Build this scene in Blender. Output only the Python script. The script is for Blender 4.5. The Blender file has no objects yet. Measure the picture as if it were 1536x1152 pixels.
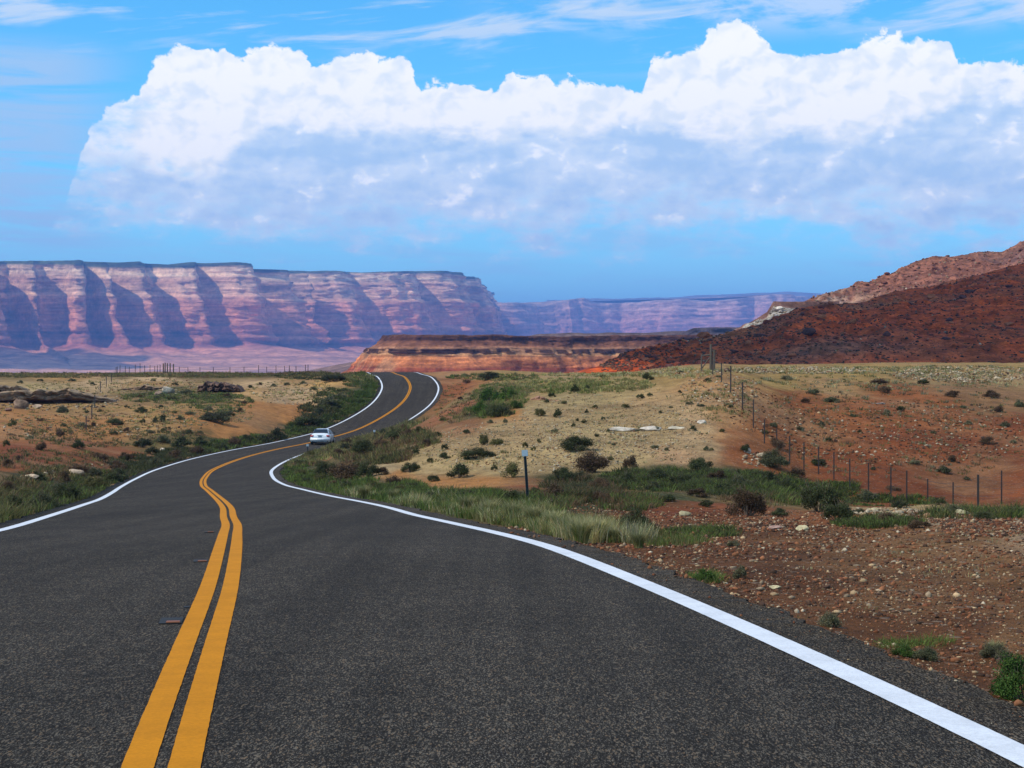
import bpy, bmesh, math, random
import numpy as np
from math import radians, sin, cos, pi, tan, atan
random.seed(7)
RS = np.random.RandomState(11)
S = bpy.context.scene
COL = S.collection

# ------------------------------------------------------------------ camera, sun, exposure
F = 2600.0; HZ = 545.0; ZC = 1.75            # focal length and horizon row in 1536 px units, eye height
cd = bpy.data.cameras.new('camera'); cam = bpy.data.objects.new('camera', cd); COL.objects.link(cam)
cam.location = (0, 0, ZC); cam.rotation_euler = (radians(90), 0, 0)
cd.sensor_width = 36; cd.lens = 36*F/1536; cd.shift_y = -(576-HZ)/1536
cd.clip_start = 0.1; cd.clip_end = 120000
S.camera = cam
S.view_settings.view_transform = 'Standard'; S.view_settings.look = 'None'
S.view_settings.exposure = 0.04; S.view_settings.gamma = 1.0
S.cycles.max_bounces = 6; S.cycles.diffuse_bounces = 3; S.cycles.volume_bounces = 0
S.cycles.transparent_max_bounces = 8
S.cycles.use_denoising = True
SUN_AZ = radians(-112); SUN_EL = radians(46)
sd = Vs = (sin(SUN_AZ)*cos(SUN_EL), cos(SUN_AZ)*cos(SUN_EL), sin(SUN_EL))
ld = bpy.data.lights.new('sun', 'SUN'); ld.energy = 3.9; ld.angle = radians(0.6); ld.color = (1, 0.925, 0.80)
sun = bpy.data.objects.new('sun', ld); COL.objects.link(sun)
import mathutils
sun.rotation_euler = mathutils.Vector(sd).to_track_quat('Z', 'Y').to_euler()
sun.location = (-50, -40, 80)

# ------------------------------------------------------------------ node helper
class G:
    """tiny expression builder for shader node trees"""
    def __init__(s, nt): s.nt = nt; s.n = nt.nodes; s.l = nt.links
    def new(s, t, **k):
        n = s.n.new(t)
        for a, b in k.items(): setattr(n, a, b)
        return n
    def put(s, sock, v):
        if isinstance(v, E_): s.l.new(v.s, sock)
        elif hasattr(v, 'is_linked'): s.l.new(v, sock)
        else: sock.default_value = v
    def m(s, op, a, b=0.0, c=None, clamp=False):
        n = s.new('ShaderNodeMath', operation=op, use_clamp=clamp)
        s.put(n.inputs[0], a); s.put(n.inputs[1], b)
        if c is not None: s.put(n.inputs[2], c)
        return E_(s, n.outputs[0])
    def ss(s, x, a, b):                    # smoothstep a..b
        n = s.new('ShaderNodeMapRange', interpolation_type='SMOOTHSTEP')
        s.put(n.inputs[0], x); s.put(n.inputs[1], a); s.put(n.inputs[2], b)
        return E_(s, n.outputs[0])
    def mix(s, f, a, b, mode='MIX'):
        n = s.new('ShaderNodeMix', data_type='RGBA', blend_type=mode, clamp_factor=True)
        s.put(n.inputs[0], f)
        for k, v in ((6, a), (7, b)):
            if isinstance(v, tuple): v = (*v[:3], 1)
            s.put(n.inputs[k], v)
        return E_(s, n.outputs[2])
    def noise(s, vec, scale, detail=4, rough=0.55, dist=0.0, out=0, lac=2.0, nd='3D'):
        n = s.new('ShaderNodeTexNoise', noise_dimensions=nd); s.put(n.inputs['Vector'], vec)
        n.inputs['Scale'].default_value = scale; n.inputs['Detail'].default_value = detail
        n.inputs['Roughness'].default_value = rough; n.inputs['Distortion'].default_value = dist
        n.inputs['Lacunarity'].default_value = lac
        return E_(s, n.outputs[out])
    def vor(s, vec, scale, detail=0, rough=0.5, feat='F1', out='Distance', smooth=None, rnd=1.0, nd='3D'):
        n = s.new('ShaderNodeTexVoronoi', feature=feat, voronoi_dimensions=nd); s.put(n.inputs['Vector'], vec)
        n.inputs['Scale'].default_value = scale; n.inputs['Detail'].default_value = detail
        n.inputs['Roughness'].default_value = rough; n.inputs['Randomness'].default_value = rnd
        if smooth is not None: n.inputs['Smoothness'].default_value = smooth
        if detail: n.normalize = True
        return E_(s, n.outputs[out])
    def vec(s, x, y, z):
        n = s.new('ShaderNodeCombineXYZ')
        for k, v in enumerate((x, y, z)): s.put(n.inputs[k], v)
        return E_(s, n.outputs[0])
    def vm(s, op, a, b):
        n = s.new('ShaderNodeVectorMath', operation=op); s.put(n.inputs[0], a); s.put(n.inputs[1], b)
        return E_(s, n.outputs[0])
    def scale(s, v, f):
        n = s.new('ShaderNodeVectorMath', operation='SCALE'); s.put(n.inputs[0], v); s.put(n.inputs['Scale'], f)
        return E_(s, n.outputs[0])
    def curve(s, x, pts):
        n = s.new('ShaderNodeFloatCurve'); c = n.mapping.curves[0]
        while len(c.points) > 2: c.points.remove(c.points[1])
        c.points[0].location = pts[0]; c.points[-1].location = pts[-1]
        for p in pts[1:-1]: c.points.new(*p)
        n.mapping.use_clip = False
        n.mapping.update(); s.put(n.inputs['Value'], x)
        return E_(s, n.outputs[0])
    def sep(s, v):
        n = s.new('ShaderNodeSeparateXYZ'); s.put(n.inputs[0], v)
        return [E_(s, o) for o in n.outputs]
class E_:
    def __init__(s, g, sock): s.g = g; s.s = sock
    def __add__(s, o): return s.g.m('ADD', s, o)
    __radd__ = __add__
    def __sub__(s, o): return s.g.m('SUBTRACT', s, o)
    def __rsub__(s, o): return s.g.m('SUBTRACT', o, s)
    def __mul__(s, o): return s.g.m('MULTIPLY', s, o)
    __rmul__ = __mul__
    def __truediv__(s, o): return s.g.m('DIVIDE', s, o)
    def cl(s): return s.g.m('ADD', s, 0.0, clamp=True)

# ------------------------------------------------------------------ sky: Nishita with cloud banks far beyond everything
W = bpy.data.worlds.new('World'); S.world = W; W.use_nodes = True
g = G(W.node_tree); g.n.clear()
out = g.new('ShaderNodeOutputWorld'); bg = g.new('ShaderNodeBackground'); g.l.new(bg.outputs[0], out.inputs[0])
sky = g.new('ShaderNodeTexSky', sky_type='NISHITA'); sky.sun_disc = False
sky.sun_elevation = SUN_EL; sky.sun_rotation = SUN_AZ; sky.altitude = 1200; sky.air_density = 1.0
sky.dust_density = 0.3; sky.ozone_density = 3.0
D = E_(g, g.new('ShaderNodeTexCoord').outputs['Generated'])
dx, dy, dz = g.sep(D)
az = g.m('ARCTAN2', dx, dy); el = g.m('ARCSINE', dz)
def pe(u, v):                                   # picture point -> (curve x, elevation scaled)
    a = atan((u-768)/F); return ((a+0.32)/0.64, atan((HZ-v)/F*cos(a))*4)
def skycurve(pts):
    p = [pe(u, v) for u, v in pts]; p = [(0.0, p[0][1])]+p+[(1.0, p[-1][1])]
    return g.curve(x01, p)*0.25
x01 = ((az+0.32)/0.64).cl()
P2 = g.vec(az, 1.25*el, 0.3)
wn = g.new('ShaderNodeTexNoise', noise_dimensions='2D'); g.put(wn.inputs['Vector'], P2); wn.inputs['Scale'].default_value = 60; wn.inputs['Detail'].default_value = 4
wob = g.scale(g.vm('SUBTRACT', E_(g, wn.outputs['Color']), (.5, .5, .5)), 0.012)
P3 = g.vm('ADD', P2, wob)
def billow(p, s=26, det=3.0, r=0.6): return 1.0-g.vor(p, s, detail=det, rough=r, feat='SMOOTH_F1', smooth=0.3, nd='2D')
b0 = billow(P3); b1 = billow(g.vm('ADD', P3, (-0.0040, 0.0060, 0)))
fine = g.noise(P3, 150, 4, 0.65, nd='2D')
relief = (b1-b0)
top1 = skycurve([(0,420),(60,380),(100,300),(125,236),(142,200),(172,160),(208,140),(236,103),(270,90),(300,90),(330,86),(352,98),(385,92),(430,83),(455,88),(472,112),(492,108),(512,93),(545,88),(590,97),(615,108),(630,140),(650,136),(690,144),(740,150),(762,128),(800,127),(880,131),(920,142),(964,142),(976,100),(1000,92),(1050,84),(1066,62),(1090,48),(1113,38),(1142,52),(1162,76),(1205,88),(1240,84),(1272,76),(1300,62),(1335,53),(1365,62),(1400,60),(1424,74),(1442,104),(1480,110),(1536,112),(1600,120)])
d1 = top1 + (b0-0.55)*0.030 + (fine-0.5)*0.010 - el
cum = g.ss(d1, -0.0006, 0.0022)
grey_top = skycurve([(0,420),(60,400),(105,290),(128,240),(160,244),(200,240),(250,262),(300,262),(345,225),(385,192),(430,184),(480,192),(560,198),(620,190),(680,206),(740,210),(800,200),(860,210),(900,200),(975,184),(1040,200),(1100,212),(1200,205),(1290,206),(1345,192),(1400,172),(1440,150),(1480,140),(1536,150),(1600,160)])
bg2 = billow(g.vm('ADD', P3, (3.1, 1.7, 0)), 30); bg3 = billow(g.vm('ADD', P3, (3.1-0.004, 1.7+0.006, 0)), 30)
soft = g.noise(g.vec(az+3.0, 2.2*el, 5.0), 26, 6, 0.6, nd='2D')
d2 = grey_top + (bg2-0.55)*0.020 + (soft-0.5)*0.03 - el
greym = g.ss(d2, -0.004, 0.010)
bot = skycurve([(0,300),(130,310),(300,335),(480,350),(640,350),(900,345),(1100,335),(1300,345),(1536,350)])
lfade = g.ss(az + (soft-0.5)*0.16 + (b0-0.5)*0.03, -0.285, -0.195)
lowf = lfade*g.ss(el + (soft-0.5)*0.075 + (b0-0.5)*0.012 - bot, -0.012, 0.030)
white = g.mix(g.ss(relief, -0.17, 0.06), (0.62, 0.84, 1.02), (1.24, 1.24, 1.20))
white = g.mix(g.ss(d1 + (b0-0.5)*0.05, -0.002, 0.016)*0.55, white, (1.22, 1.21, 1.18))
layer = g.noise(g.vec(az, el*3.2, 1.0), 16, 6, 0.55, 0.3, nd='2D')
greyc = g.mix(g.ss((bg3-bg2)*.8 + (layer-0.5)*0.9, -0.20, 0.26), (0.52, 0.76, 1.04), (0.86, 1.00, 1.14))
greyc = g.mix(g.ss((bg3-bg2)+(fine-.5)*.25+(soft-.5)*.5+(layer-.5)*.5, 0.12, 0.30), greyc, (1.20, 1.22, 1.24))
# base sky: nishita cooled and deepened to the saturated blue of the photograph
raw = E_(g, sky.outputs[0])
hs = g.new('ShaderNodeHueSaturation'); hs.inputs['Saturation'].default_value = 1.12; hs.inputs['Value'].default_value = 1.0
g.put(hs.inputs['Color'], g.mix(1.0, raw, (0.15*0.80, 0.15*1.33, 0.15*1.42), 'MULTIPLY'))
base = E_(g, hs.outputs[0])
streak = g.noise(g.vec(az*1.0, el*9.0, 2.0), 9, 5, 0.62, 0.4, nd='2D')
streak2 = g.noise(g.vec(az*1.3+el*2.6, el*13.0-az*1.6, 7.0), 5, 5, 0.6, 0.3, nd='2D')
hi = g.ss(el, 0.150, 0.195)
base = g.mix(g.ss(streak2, 0.50, 0.72)*hi*0.75, base, (0.80, 0.90, 1.02))
base = g.mix(g.ss(g.noise(g.vec(az*2.2, el*7.0, 2.0), 7, 6, 0.6, 0.2, nd='2D')+g.ss(az, 0.0, 0.2)*.12, .46, .66)*g.ss(el, .178, .2)*g.ss(az, -.05, .12)*.8, base, (0.70, 0.86, 1.08))
base = g.mix((1.0-g.ss(el, 0.0, 0.12))*.65, base, (0.46, 0.90, 1.26))
leftm = (1.0-g.ss(az, -0.265, -0.20))*g.ss(el, 0.045, 0.08)*(1.0-g.ss(el, 0.165, 0.185))
base = g.mix(leftm*g.ss(streak, 0.28, 0.62)*0.8, base, (0.50, 0.72, 0.98))
lowband = g.ss(el, 0.015, 0.05)*(1.0-g.ss(el, 0.085, 0.11))
base = g.mix(lowband*g.ss(streak, 0.45, 0.75)*0.38, base, (0.55, 0.75, 0.98))
c = g.mix(cum*lowf, base, white)
c = g.mix(greym*lowf*0.93, c, greyc)
front = g.ss(dy, 0.15, 0.45)
c = g.mix(front, base, c)
g.put(bg.inputs[0], c); bg.inputs[1].default_value = 1.0
W.cycles.sampling_method = 'MANUAL'; W.cycles.sample_map_resolution = 512

# ------------------------------------------------------------------ numpy noise
def _h(ix, iy, seed):
    n = (ix.astype(np.int64)*374761393 + iy.astype(np.int64)*668265263 + seed*974634777) & 0xffffffff
    n = ((n ^ (n >> 13))*1274126177) & 0xffffffff
    return ((n ^ (n >> 16)) & 0xffffff)/float(0xffffff)
def vn(x, y, seed=0):
    x = np.asarray(x, float); y = np.asarray(y, float)
    ix = np.floor(x); iy = np.floor(y); fx = x-ix; fy = y-iy
    fx = fx*fx*fx*(fx*(fx*6-15)+10); fy = fy*fy*fy*(fy*(fy*6-15)+10)
    ix = ix.astype(np.int64); iy = iy.astype(np.int64)
    a = _h(ix, iy, seed); b = _h(ix+1, iy, seed); c_ = _h(ix, iy+1, seed); d = _h(ix+1, iy+1, seed)
    return (a*(1-fx)+b*fx)*(1-fy)+(c_*(1-fx)+d*fx)*fy
def fbm(x, y, o=4, seed=0, g_=0.5):
    s = 0; a = 1; t = 0
    for k in range(o):
        s = s+a*(vn(x*2**k+17.3*k, y*2**k-9.1*k, seed+k)-0.5)*2; t += a; a *= g_
    return s/t
def ridged(x, y, o=4, seed=0):
    s = 0; a = 1; t = 0
    for k in range(o):
        s = s+a*(1-2*np.abs(vn(x*2**k+7.7*k, y*2**k, seed+k)-0.5)*1.0); t += a; a *= 0.5
    return s/t
def sst(a, b, x):
    t = np.clip((np.asarray(x, float)-a)/(b-a), 0, 1); return t*t*(3-2*t)

# ------------------------------------------------------------------ object helpers
def add(name, me, mat=None, parent=None, label=None, cat=None, group=None, kind=None, smooth=False):
    o = bpy.data.objects.new(name, me); COL.objects.link(o)
    if mat is not None and len(me.materials) == 0: me.materials.append(mat)
    if parent is not None: o.parent = parent
    tag(o, label, cat, group, kind)
    if smooth and len(me.polygons): me.polygons.foreach_set('use_smooth', [True]*len(me.polygons))
    return o
def tag(o, label=None, cat=None, group=None, kind=None):
    if label: o['label'] = label
    if cat: o['category'] = cat
    if group: o['group'] = group
    if kind: o['kind'] = kind
    return o
def empty(name, loc, rz=0.0, **k):
    o = bpy.data.objects.new(name, None); COL.objects.link(o); o.location = loc; o.rotation_euler = (0, 0, rz)
    o.empty_display_size = 0.3
    return tag(o, **k)
def np_mesh(name, v, f, col=None, smooth=False):
    """v Nx3, f MxK (K=3 or 4) arrays, col Nx3 per vertex"""
    me = bpy.data.meshes.new(name); v = np.ascontiguousarray(v, np.float32); f = np.ascontiguousarray(f, np.int32)
    me.vertices.add(len(v)); me.vertices.foreach_set('co', v.ravel())
    k = f.shape[1]; me.loops.add(f.size); me.loops.foreach_set('vertex_index', f.ravel())
    me.polygons.add(len(f)); me.polygons.foreach_set('loop_start', np.arange(0, f.size, k, dtype=np.int32))
    me.polygons.foreach_set('loop_total', np.full(len(f), k, np.int32))
    me.update(calc_edges=True)
    if smooth: me.polygons.foreach_set('use_smooth', np.ones(len(f), bool))
    if col is not None:
        a = me.color_attributes.new('Col', 'FLOAT_COLOR', 'POINT')
        c4 = np.ones((len(v), 4), np.float32); c4[:, :3] = col; a.data.foreach_set('color', c4.ravel())
    return me
def grid_faces(nr, nc, wrap=False):
    r = np.arange(nr-1)[:, None]; cc = np.arange(nc if wrap else nc-1)[None]
    c2 = (cc+1) % nc
    return np.stack([r*nc+cc, r*nc+c2, (r+1)*nc+c2, (r+1)*nc+cc], -1).reshape(-1, 4)
def mat(name):
    m = bpy.data.materials.new(name); m.use_nodes = True; gg = G(m.node_tree)
    return m, gg, m.node_tree.nodes['Principled BSDF']
def simple(name, col, rough=0.6, metal=0.0, coat=0.0, var=0.0, sc=20):
    m, gg, b = mat(name); b.inputs['Roughness'].default_value = rough; b.inputs['Metallic'].default_value = metal
    b.inputs['Coat Weight'].default_value = coat
    P = E_(gg, gg.new('ShaderNodeTexCoord').outputs['Object'])
    n = gg.noise(P, sc, 4, 0.6)
    v = max(var, 0.06)
    gg.put(b.inputs['Base Color'], gg.mix(n, tuple(c*(1-v) for c in col), tuple(min(1, c*(1+v)) for c in col)))
    return m
def attr(gg):
    n = gg.new('ShaderNodeAttribute'); n.attribute_name = 'Col'; return E_(gg, n.outputs['Color'])

# ------------------------------------------------------------------ road line
RP = np.array([[-.99,4,.13],[-1.42,7,.11],[-1.9,10.5,.02],[-2.45,14.5,-.12],[-3.12,19,-.3],[-3.82,23.5,-.565],[-4.53,28,-.86],[-5.40,33,-1.17],[-6.41,39,-1.51],[-7.69,46,-1.93],[-9.38,55,-2.48],[-11.53,66,-3.09],[-13.89,78,-3.72],[-16.31,92,-4.32],[-18.52,108,-4.83],[-19.68,126,-5.17],[-20.1,146,-5.55],[-18.79,168,-5.74],[-16.27,188,-5.21],[-13.55,206,-3.36],[-12.93,220,-1.51],[-14.33,233,-.18],[-16.37,246,.21],[-17.99,259,.43],[-19.67,272,.24],[-24,288,-1.0],[-34,308,-3.6],[-52,335,-9]])
pre = np.array([[4.6,-36,.5],[3.0,-24,.45],[1.5,-13,.35],[.3,-4.5,.25]])
RP = np.vstack([pre, RP])
def cr(P, n):
    P = np.vstack([2*P[0]-P[1], P, 2*P[-1]-P[-2]]); o = []
    for i in range(1, len(P)-2):
        a, b, c_, d = P[i-1], P[i], P[i+1], P[i+2]
        t = np.linspace(0, 1, n, endpoint=False)[:, None]
        o.append(.5*((2*b)+(-a+c_)*t+(2*a-5*b+4*c_-d)*t*t+(-a+3*b-3*c_+d)*t**3))
    return np.vstack(o+[P[-2][None]])
RC = cr(RP, 8)
_g = np.gradient(RC, axis=0); RN = np.c_[_g[:, 1], -_g[:, 0]]; RN /= np.linalg.norm(RN, axis=1)[:, None]
RS_ = np.r_[0, np.cumsum(np.linalg.norm(np.diff(RC, axis=0), axis=1))]
def road_at(s):
    return (np.stack([np.interp(s, RS_, RC[:, k]) for k in range(3)], -1), np.stack([np.interp(s, RS_, RN[:, k]) for k in range(2)], -1))
def road_dist(x, y):
    """signed distance to the centre line (+ right), road height, for arrays"""
    x = np.asarray(x, float).ravel(); y = np.asarray(y, float).ravel()
    d = np.empty(len(x)); z = np.empty(len(x)); a = RC[:-1, :2]; ab = RC[1:, :2]-a; L2 = (ab**2).sum(1)
    for i in range(0, len(x), 20000):
        p = np.stack([x[i:i+20000], y[i:i+20000]], -1)
        ap = p[:, None]-a; t = np.clip((ap*ab).sum(2)/L2, 0, 1); q = ap-t[..., None]*ab
        D2 = (q**2).sum(2); k = D2.argmin(1); r = np.arange(len(p)); tt = t[r, k]
        sg = np.sign(ap[r, k, 0]*ab[k, 1]-ap[r, k, 1]*ab[k, 0])
        d[i:i+20000] = np.sqrt(D2[r, k])*sg; z[i:i+20000] = RC[k, 2]*(1-tt)+RC[k+1, 2]*tt
    return d, z

# ------------------------------------------------------------------ terrain: anchors (u, v, distance) -> thin plate surface
A = [ # right foreground flat and berm
 (1536,1075,8.6),(1536,1000,10.6),(1536,900,15),(1536,820,21),(1536,778,28),(1380,775,29),(1380,840,19.5),(1300,900,15),(1200,870,16.5),(1200,800,26),(1100,800,26),(1100,850,18.5),
 (1000,800,26),(1000,775,33),(1200,778,31),
 (900,758,38),(800,748,43),(1100,757,45),(1300,768,52),(1450,766,52),(1536,766,52),
 (1400,758,64),(1536,757,72),(1502,755,74),(1429,755,74.5),(1303,741,75),(1250,719,77),(1205,705,78.5),(1165,668,82),(1130,642,84),(1114,612,88),(1096,590,92),(1082,573,98),(1065,553,107),
 (1536,700,83),(1536,640,95),(1536,590,112),(1536,560,132),(1536,546,152),(1400,700,82),(1400,640,93),(1400,590,108),(1400,560,127),(1400,548,146),
 (1300,690,82),(1300,630,93),(1300,590,105),(1300,560,122),(1300,549,140),(1200,640,89),(1180,600,97),(1160,565,112),(1150,551,122),
 (1536,549,200),(1300,551,200),(1150,553,200),(1536,551,300),(1300,552,300),(1150,554,300),
 # pale gravel nose
 (1000,700,72),(1000,650,82),(1000,600,93),(1000,575,101),(960,562,109),(900,700,72),(900,650,83),(900,610,93),(870,582,104),(800,700,72),(800,650,84),(800,602,99),(740,690,75),(740,650,85),(740,620,96),
 (680,695,76),(680,665,83),(680,640,91),(620,700,78),(620,668,87),(565,700,80),(560,690,85),
 (950,730,58),(850,735,54),(740,735,56),(660,735,62),(1050,720,62),(1150,730,60),
 # behind the nose
 (720,600,155),(700,625,135),(640,640,125),(760,590,165),(760,572,200),(900,567,200),(900,575,160),(1000,558,230),(700,562,240),(850,560,270),(700,559,285),(1000,556,290),
 (560,670,125),(530,672,110),(600,655,140),(640,632,165),(680,600,190),(690,575,225),
 # left side
 (0,812,22),(-40,790,26),(-40,740,45),(0,740,48),(0,700,76),(-40,700,76),(80,710,75),(0,665,112),(100,672,112),(0,640,140),(-40,650,135),(129,644,160),(137,629,172),(0,615,175),(0,585,220),(0,568,260),(-40,558,295),(0,558,295),
 (200,640,165),(200,600,205),(155,580,240),(200,565,270),(200,559,292),(300,660,130),(300,635,165),(300,600,205),(300,570,258),(300,559,290),
 (400,640,160),(400,605,200),(400,575,240),(400,560,280),(500,608,195),(500,585,220),(500,563,258),(545,567,250),(560,560,275),(480,560,285),
]
AP = [((u-768)*Y/F, Y, ZC-(v-HZ)*Y/F) for u, v, Y in A]
ss_ = np.r_[np.interp([0, 8, 16, 26, 34, 44, 56, 70, 85, 100, 118, 136, 154, 172, 190, 205, 220, 235, 250, 265, 278, 292], [0, 400], [0, 400])]
s0 = RS_[32]                       # about y=4
for s_ in ss_:
    (p, n) = road_at(s0+s_)
    for off in (-5.2, 5.2):
        AP.append((p[0]+n[0]*off, max(p[1]+n[1]*off, 2.0), p[2]-0.1))
AP = np.array(AP)
def tq(x, y):
    r = np.hypot(x, y); a = np.clip(np.arctan2(x, y), -0.36, 0.36)
    return a*7.0, np.log(np.clip(r, 3.0, 300.0))*1.6
ax_, ay_ = tq(AP[:, 0], AP[:, 1])
def U_(r2): return np.where(r2 > 0, r2*np.log(r2+1e-12), 0)
_n = len(AP); K = U_((ax_[:, None]-ax_)**2+(ay_[:, None]-ay_)**2)+np.eye(_n)*0.004
Pm = np.c_[np.ones(_n), ax_, ay_]; M = np.block([[K, Pm], [Pm.T, np.zeros((3, 3))]])
WT = np.linalg.solve(M, np.r_[AP[:, 2], 0, 0, 0])
def tps(x, y):
    qx, qy = tq(x, y); o = np.empty(qx.shape)
    for i in range(0, len(qx), 20000):
        a = qx[i:i+20000]; b = qy[i:i+20000]
        o[i:i+20000] = U_((a[:, None]-ax_)**2+(b[:, None]-ay_)**2)@WT[:_n]+WT[_n]+WT[_n+1]*a+WT[_n+2]*b
    return o
VZ = -42.0
def ground_z(x, y, detail=True):
    x = np.asarray(x, float).ravel(); y = np.asarray(y, float).ravel(); r = np.hypot(x, y)
    z = tps(x, y)
    back = sst(0.6, 2.2, np.abs(np.arctan2(x, y))); z = z*(1-back)+back*(-0.15)
    d, rz = road_dist(x, y); ad = np.abs(d)
    if detail:
        k = sst(4.8, 9, ad)
        z = z+k*(fbm(x/9, y/9, 3, 3)*0.22*sst(15, 60, r)+fbm(x/2.2, y/2.2, 3, 5)*0.07*sst(8, 30, r)+fbm(x/.5, y/.5, 3, 8)*0.03)
    w = sst(4.6, 7.6, ad)
    z = (rz-0.055-0.05*sst(4.0, 4.6, ad))*(1-w)+w*z
    e = sst(300, 600, r); z = z*(1-e)+e*VZ
    return z
# ray table for placing things on the ground
TU = np.arange(-60, 1610, 5.0); TY = np.geomspace(4.5, 310, 620)
_X = (TU[:, None]-768)/F*TY[None]; _Z = ground_z(_X, np.broadcast_to(TY, _X.shape)).reshape(_X.shape)
TV = np.minimum.accumulate(HZ-F*(_Z-ZC)/TY[None], axis=1)
def hitY(u, v):
    u = np.atleast_1d(np.asarray(u, float)); v = np.atleast_1d(np.asarray(v, float)); o = np.empty(len(u))
    for i in range(len(u)):
        q_ = float(np.clip((u[i]-TU[0])/5.0, 0, len(TU)-1.001)); k = int(q_); row = TV[k]*(1-q_+k)+TV[k+1]*(q_-k)
        j = np.searchsorted(-row, -v[i])
        if j >= len(TY): o[i] = np.nan; continue
        if j == 0: o[i] = TY[0]; continue
        a, b = row[j-1], row[j]; t = (a-v[i])/(a-b) if a > b else 1.0
        o[i] = TY[j-1]+(TY[j]-TY[j-1])*float(np.clip(t, 0, 1))
    return o
def hit(u, v):
    """world points where picture rays meet the ground (NaN in the sky)"""
    u = np.atleast_1d(np.asarray(u, float)); Y = hitY(u, v); x = (u-768)/F*Y
    z = np.full(len(u), np.nan); ok = ~np.isnan(Y); z[ok] = ground_z(x[ok], Y[ok])
    return np.c_[x, Y, z]
def hit1(u, v): return hit([u], [v])[0]

# ------------------------------------------------------------------ ground colours (soil types) at picture points
RED = (.19,.060,.022); RED2 = (.24,.088,.032); TAN = (.32,.20,.078); PALE = (.36,.275,.14); ORG = (.37,.18,.062); DGR = (.125,.056,.023); GRV = (.20,.108,.048)
GREEN = (.05,.058,.020); OLV = (.13,.10,.036); FIELD = (.31,.215,.078); WHT = (.43,.31,.18); GREY = (.22,.125,.06)
Z_ = [(1536,1090,DGR),(1500,1020,DGR),(1400,960,DGR),(1300,930,DGR),(1200,880,DGR),(1100,850,DGR),(1000,820,DGR),(930,815,DGR),(1350,900,GRV),(1450,940,DGR),(1536,960,GRV),(1536,880,GRV),(1450,860,GRV),(1300,850,GRV),(1536,800,(.33,.24,.16)),(1450,800,GRV),(1350,790,GRV),(1420,778,(.34,.27,.18)),(1250,810,GRV),(1150,830,DGR),(1060,800,DGR),(1180,790,DGR),
 (1320,765,PALE),(1230,775,RED2),(1100,762,RED),(1000,770,RED),(1400,768,OLV),(1500,768,OLV),(1150,750,OLV),(1000,745,GREEN),(900,745,RED),(850,760,GREEN),(780,760,GREEN),(700,745,GREEN),(640,750,GREEN),(720,725,ORG),(660,728,ORG),(800,730,RED),
 (1100,715,GREEN),(1200,735,GREEN),(1000,712,GREEN),(900,720,GREEN),(850,722,GREEN),
 (1502,745,RED),(1400,735,RED),(1300,720,RED),(1250,700,RED),(1200,680,RED2),(1536,700,RED),(1450,690,RED),(1350,670,RED),(1250,650,RED2),(1150,630,RED2),(1536,650,RED),(1400,620,RED2),(1300,610,RED2),(1200,600,RED2),(1120,590,(.36,.2,.09)),(1500,605,GREY),(1350,590,RED2),(1250,578,(.34,.22,.1)),(1450,580,GREY),(1160,570,FIELD),
 (1100,556,FIELD),(1200,556,FIELD),(1300,555,FIELD),(1400,553,FIELD),(1500,552,FIELD),(1400,564,(.32,.23,.11)),(1500,565,(.32,.23,.11)),(1280,564,FIELD),
 (1050,555,FIELD),(1050,580,(.37,.22,.1)),(1080,620,(.38,.22,.1)),(1050,660,(.37,.27,.15)),(1100,670,RED2),(1130,690,RED2),(1040,630,(.42,.3,.17)),(1000,640,PALE),(980,600,(.38,.26,.13)),(950,640,PALE),(1010,680,(.38,.25,.14)),(900,660,PALE),(900,620,(.34,.27,.13)),(920,590,(.33,.25,.12)),(940,700,PALE),(870,600,(.33,.26,.13)),(850,640,PALE),(850,690,PALE),(800,620,(.34,.27,.14)),(800,660,PALE),(760,700,PALE),(750,640,PALE),(750,670,PALE),(700,700,PALE),(700,665,PALE),(640,700,PALE),(640,680,PALE),(580,700,(.36,.28,.16)),(600,715,ORG),(540,690,(.2,.12,.05)),
 (560,725,GREEN),(500,725,GREEN),(450,715,GREEN),(430,700,GREEN),(480,690,(.22,.11,.045)),(560,655,OLV),(600,650,(.2,.10,.045)),(640,640,(.25,.11,.05)),(690,610,(.27,.11,.05)),(680,580,RED2),(670,560,(.33,.18,.08)),(700,640,(.27,.13,.06)),
 (730,590,OLV),(740,600,GREEN),(720,620,GREEN),(760,620,ORG),(770,580,OLV),(800,575,FIELD),(760,562,FIELD),(900,562,FIELD),(1000,560,FIELD),(850,570,(.33,.25,.12)),(900,572,(.3,.25,.1)),
 (0,790,GREEN),(60,760,GREEN),(0,760,GREEN),(0,730,OLV),(60,725,GREEN),(130,735,GREEN),(0,700,RED2),(60,690,RED),(130,690,RED2),(110,712,(.38,.25,.14)),(200,700,GREEN),(250,680,OLV),(180,680,RED2),(0,670,RED),(80,668,RED2),(150,670,RED2),(250,660,OLV),(330,660,GREEN),
 (0,645,(.36,.19,.08)),(80,645,ORG),(150,640,ORG),(230,640,(.35,.22,.09)),(60,625,ORG),(0,625,ORG),(120,615,TAN),(200,615,TAN),(280,612,TAN),(300,625,ORG),(350,640,ORG),(400,625,ORG),(330,640,ORG),(440,630,ORG),(430,610,ORG),(380,610,ORG),(420,595,WHT),(380,590,(.42,.27,.12)),(470,600,WHT),(450,585,WHT),
 (0,600,TAN),(60,580,PALE),(0,575,(.32,.23,.11)),(150,575,WHT),(230,575,TAN),(250,590,GREEN),(300,600,OLV),(230,570,WHT),(330,600,OLV),(400,575,WHT),(480,575,(.45,.28,.11)),(500,590,(.35,.24,.1)),(440,572,TAN),(520,570,(.45,.27,.11)),(540,590,GREEN),(550,575,OLV),(500,610,GREEN),(440,650,GREEN),(100,565,TAN),(0,562,OLV),(200,562,OLV),(300,562,OLV),(400,562,OLV),(530,562,OLV)]
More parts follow.
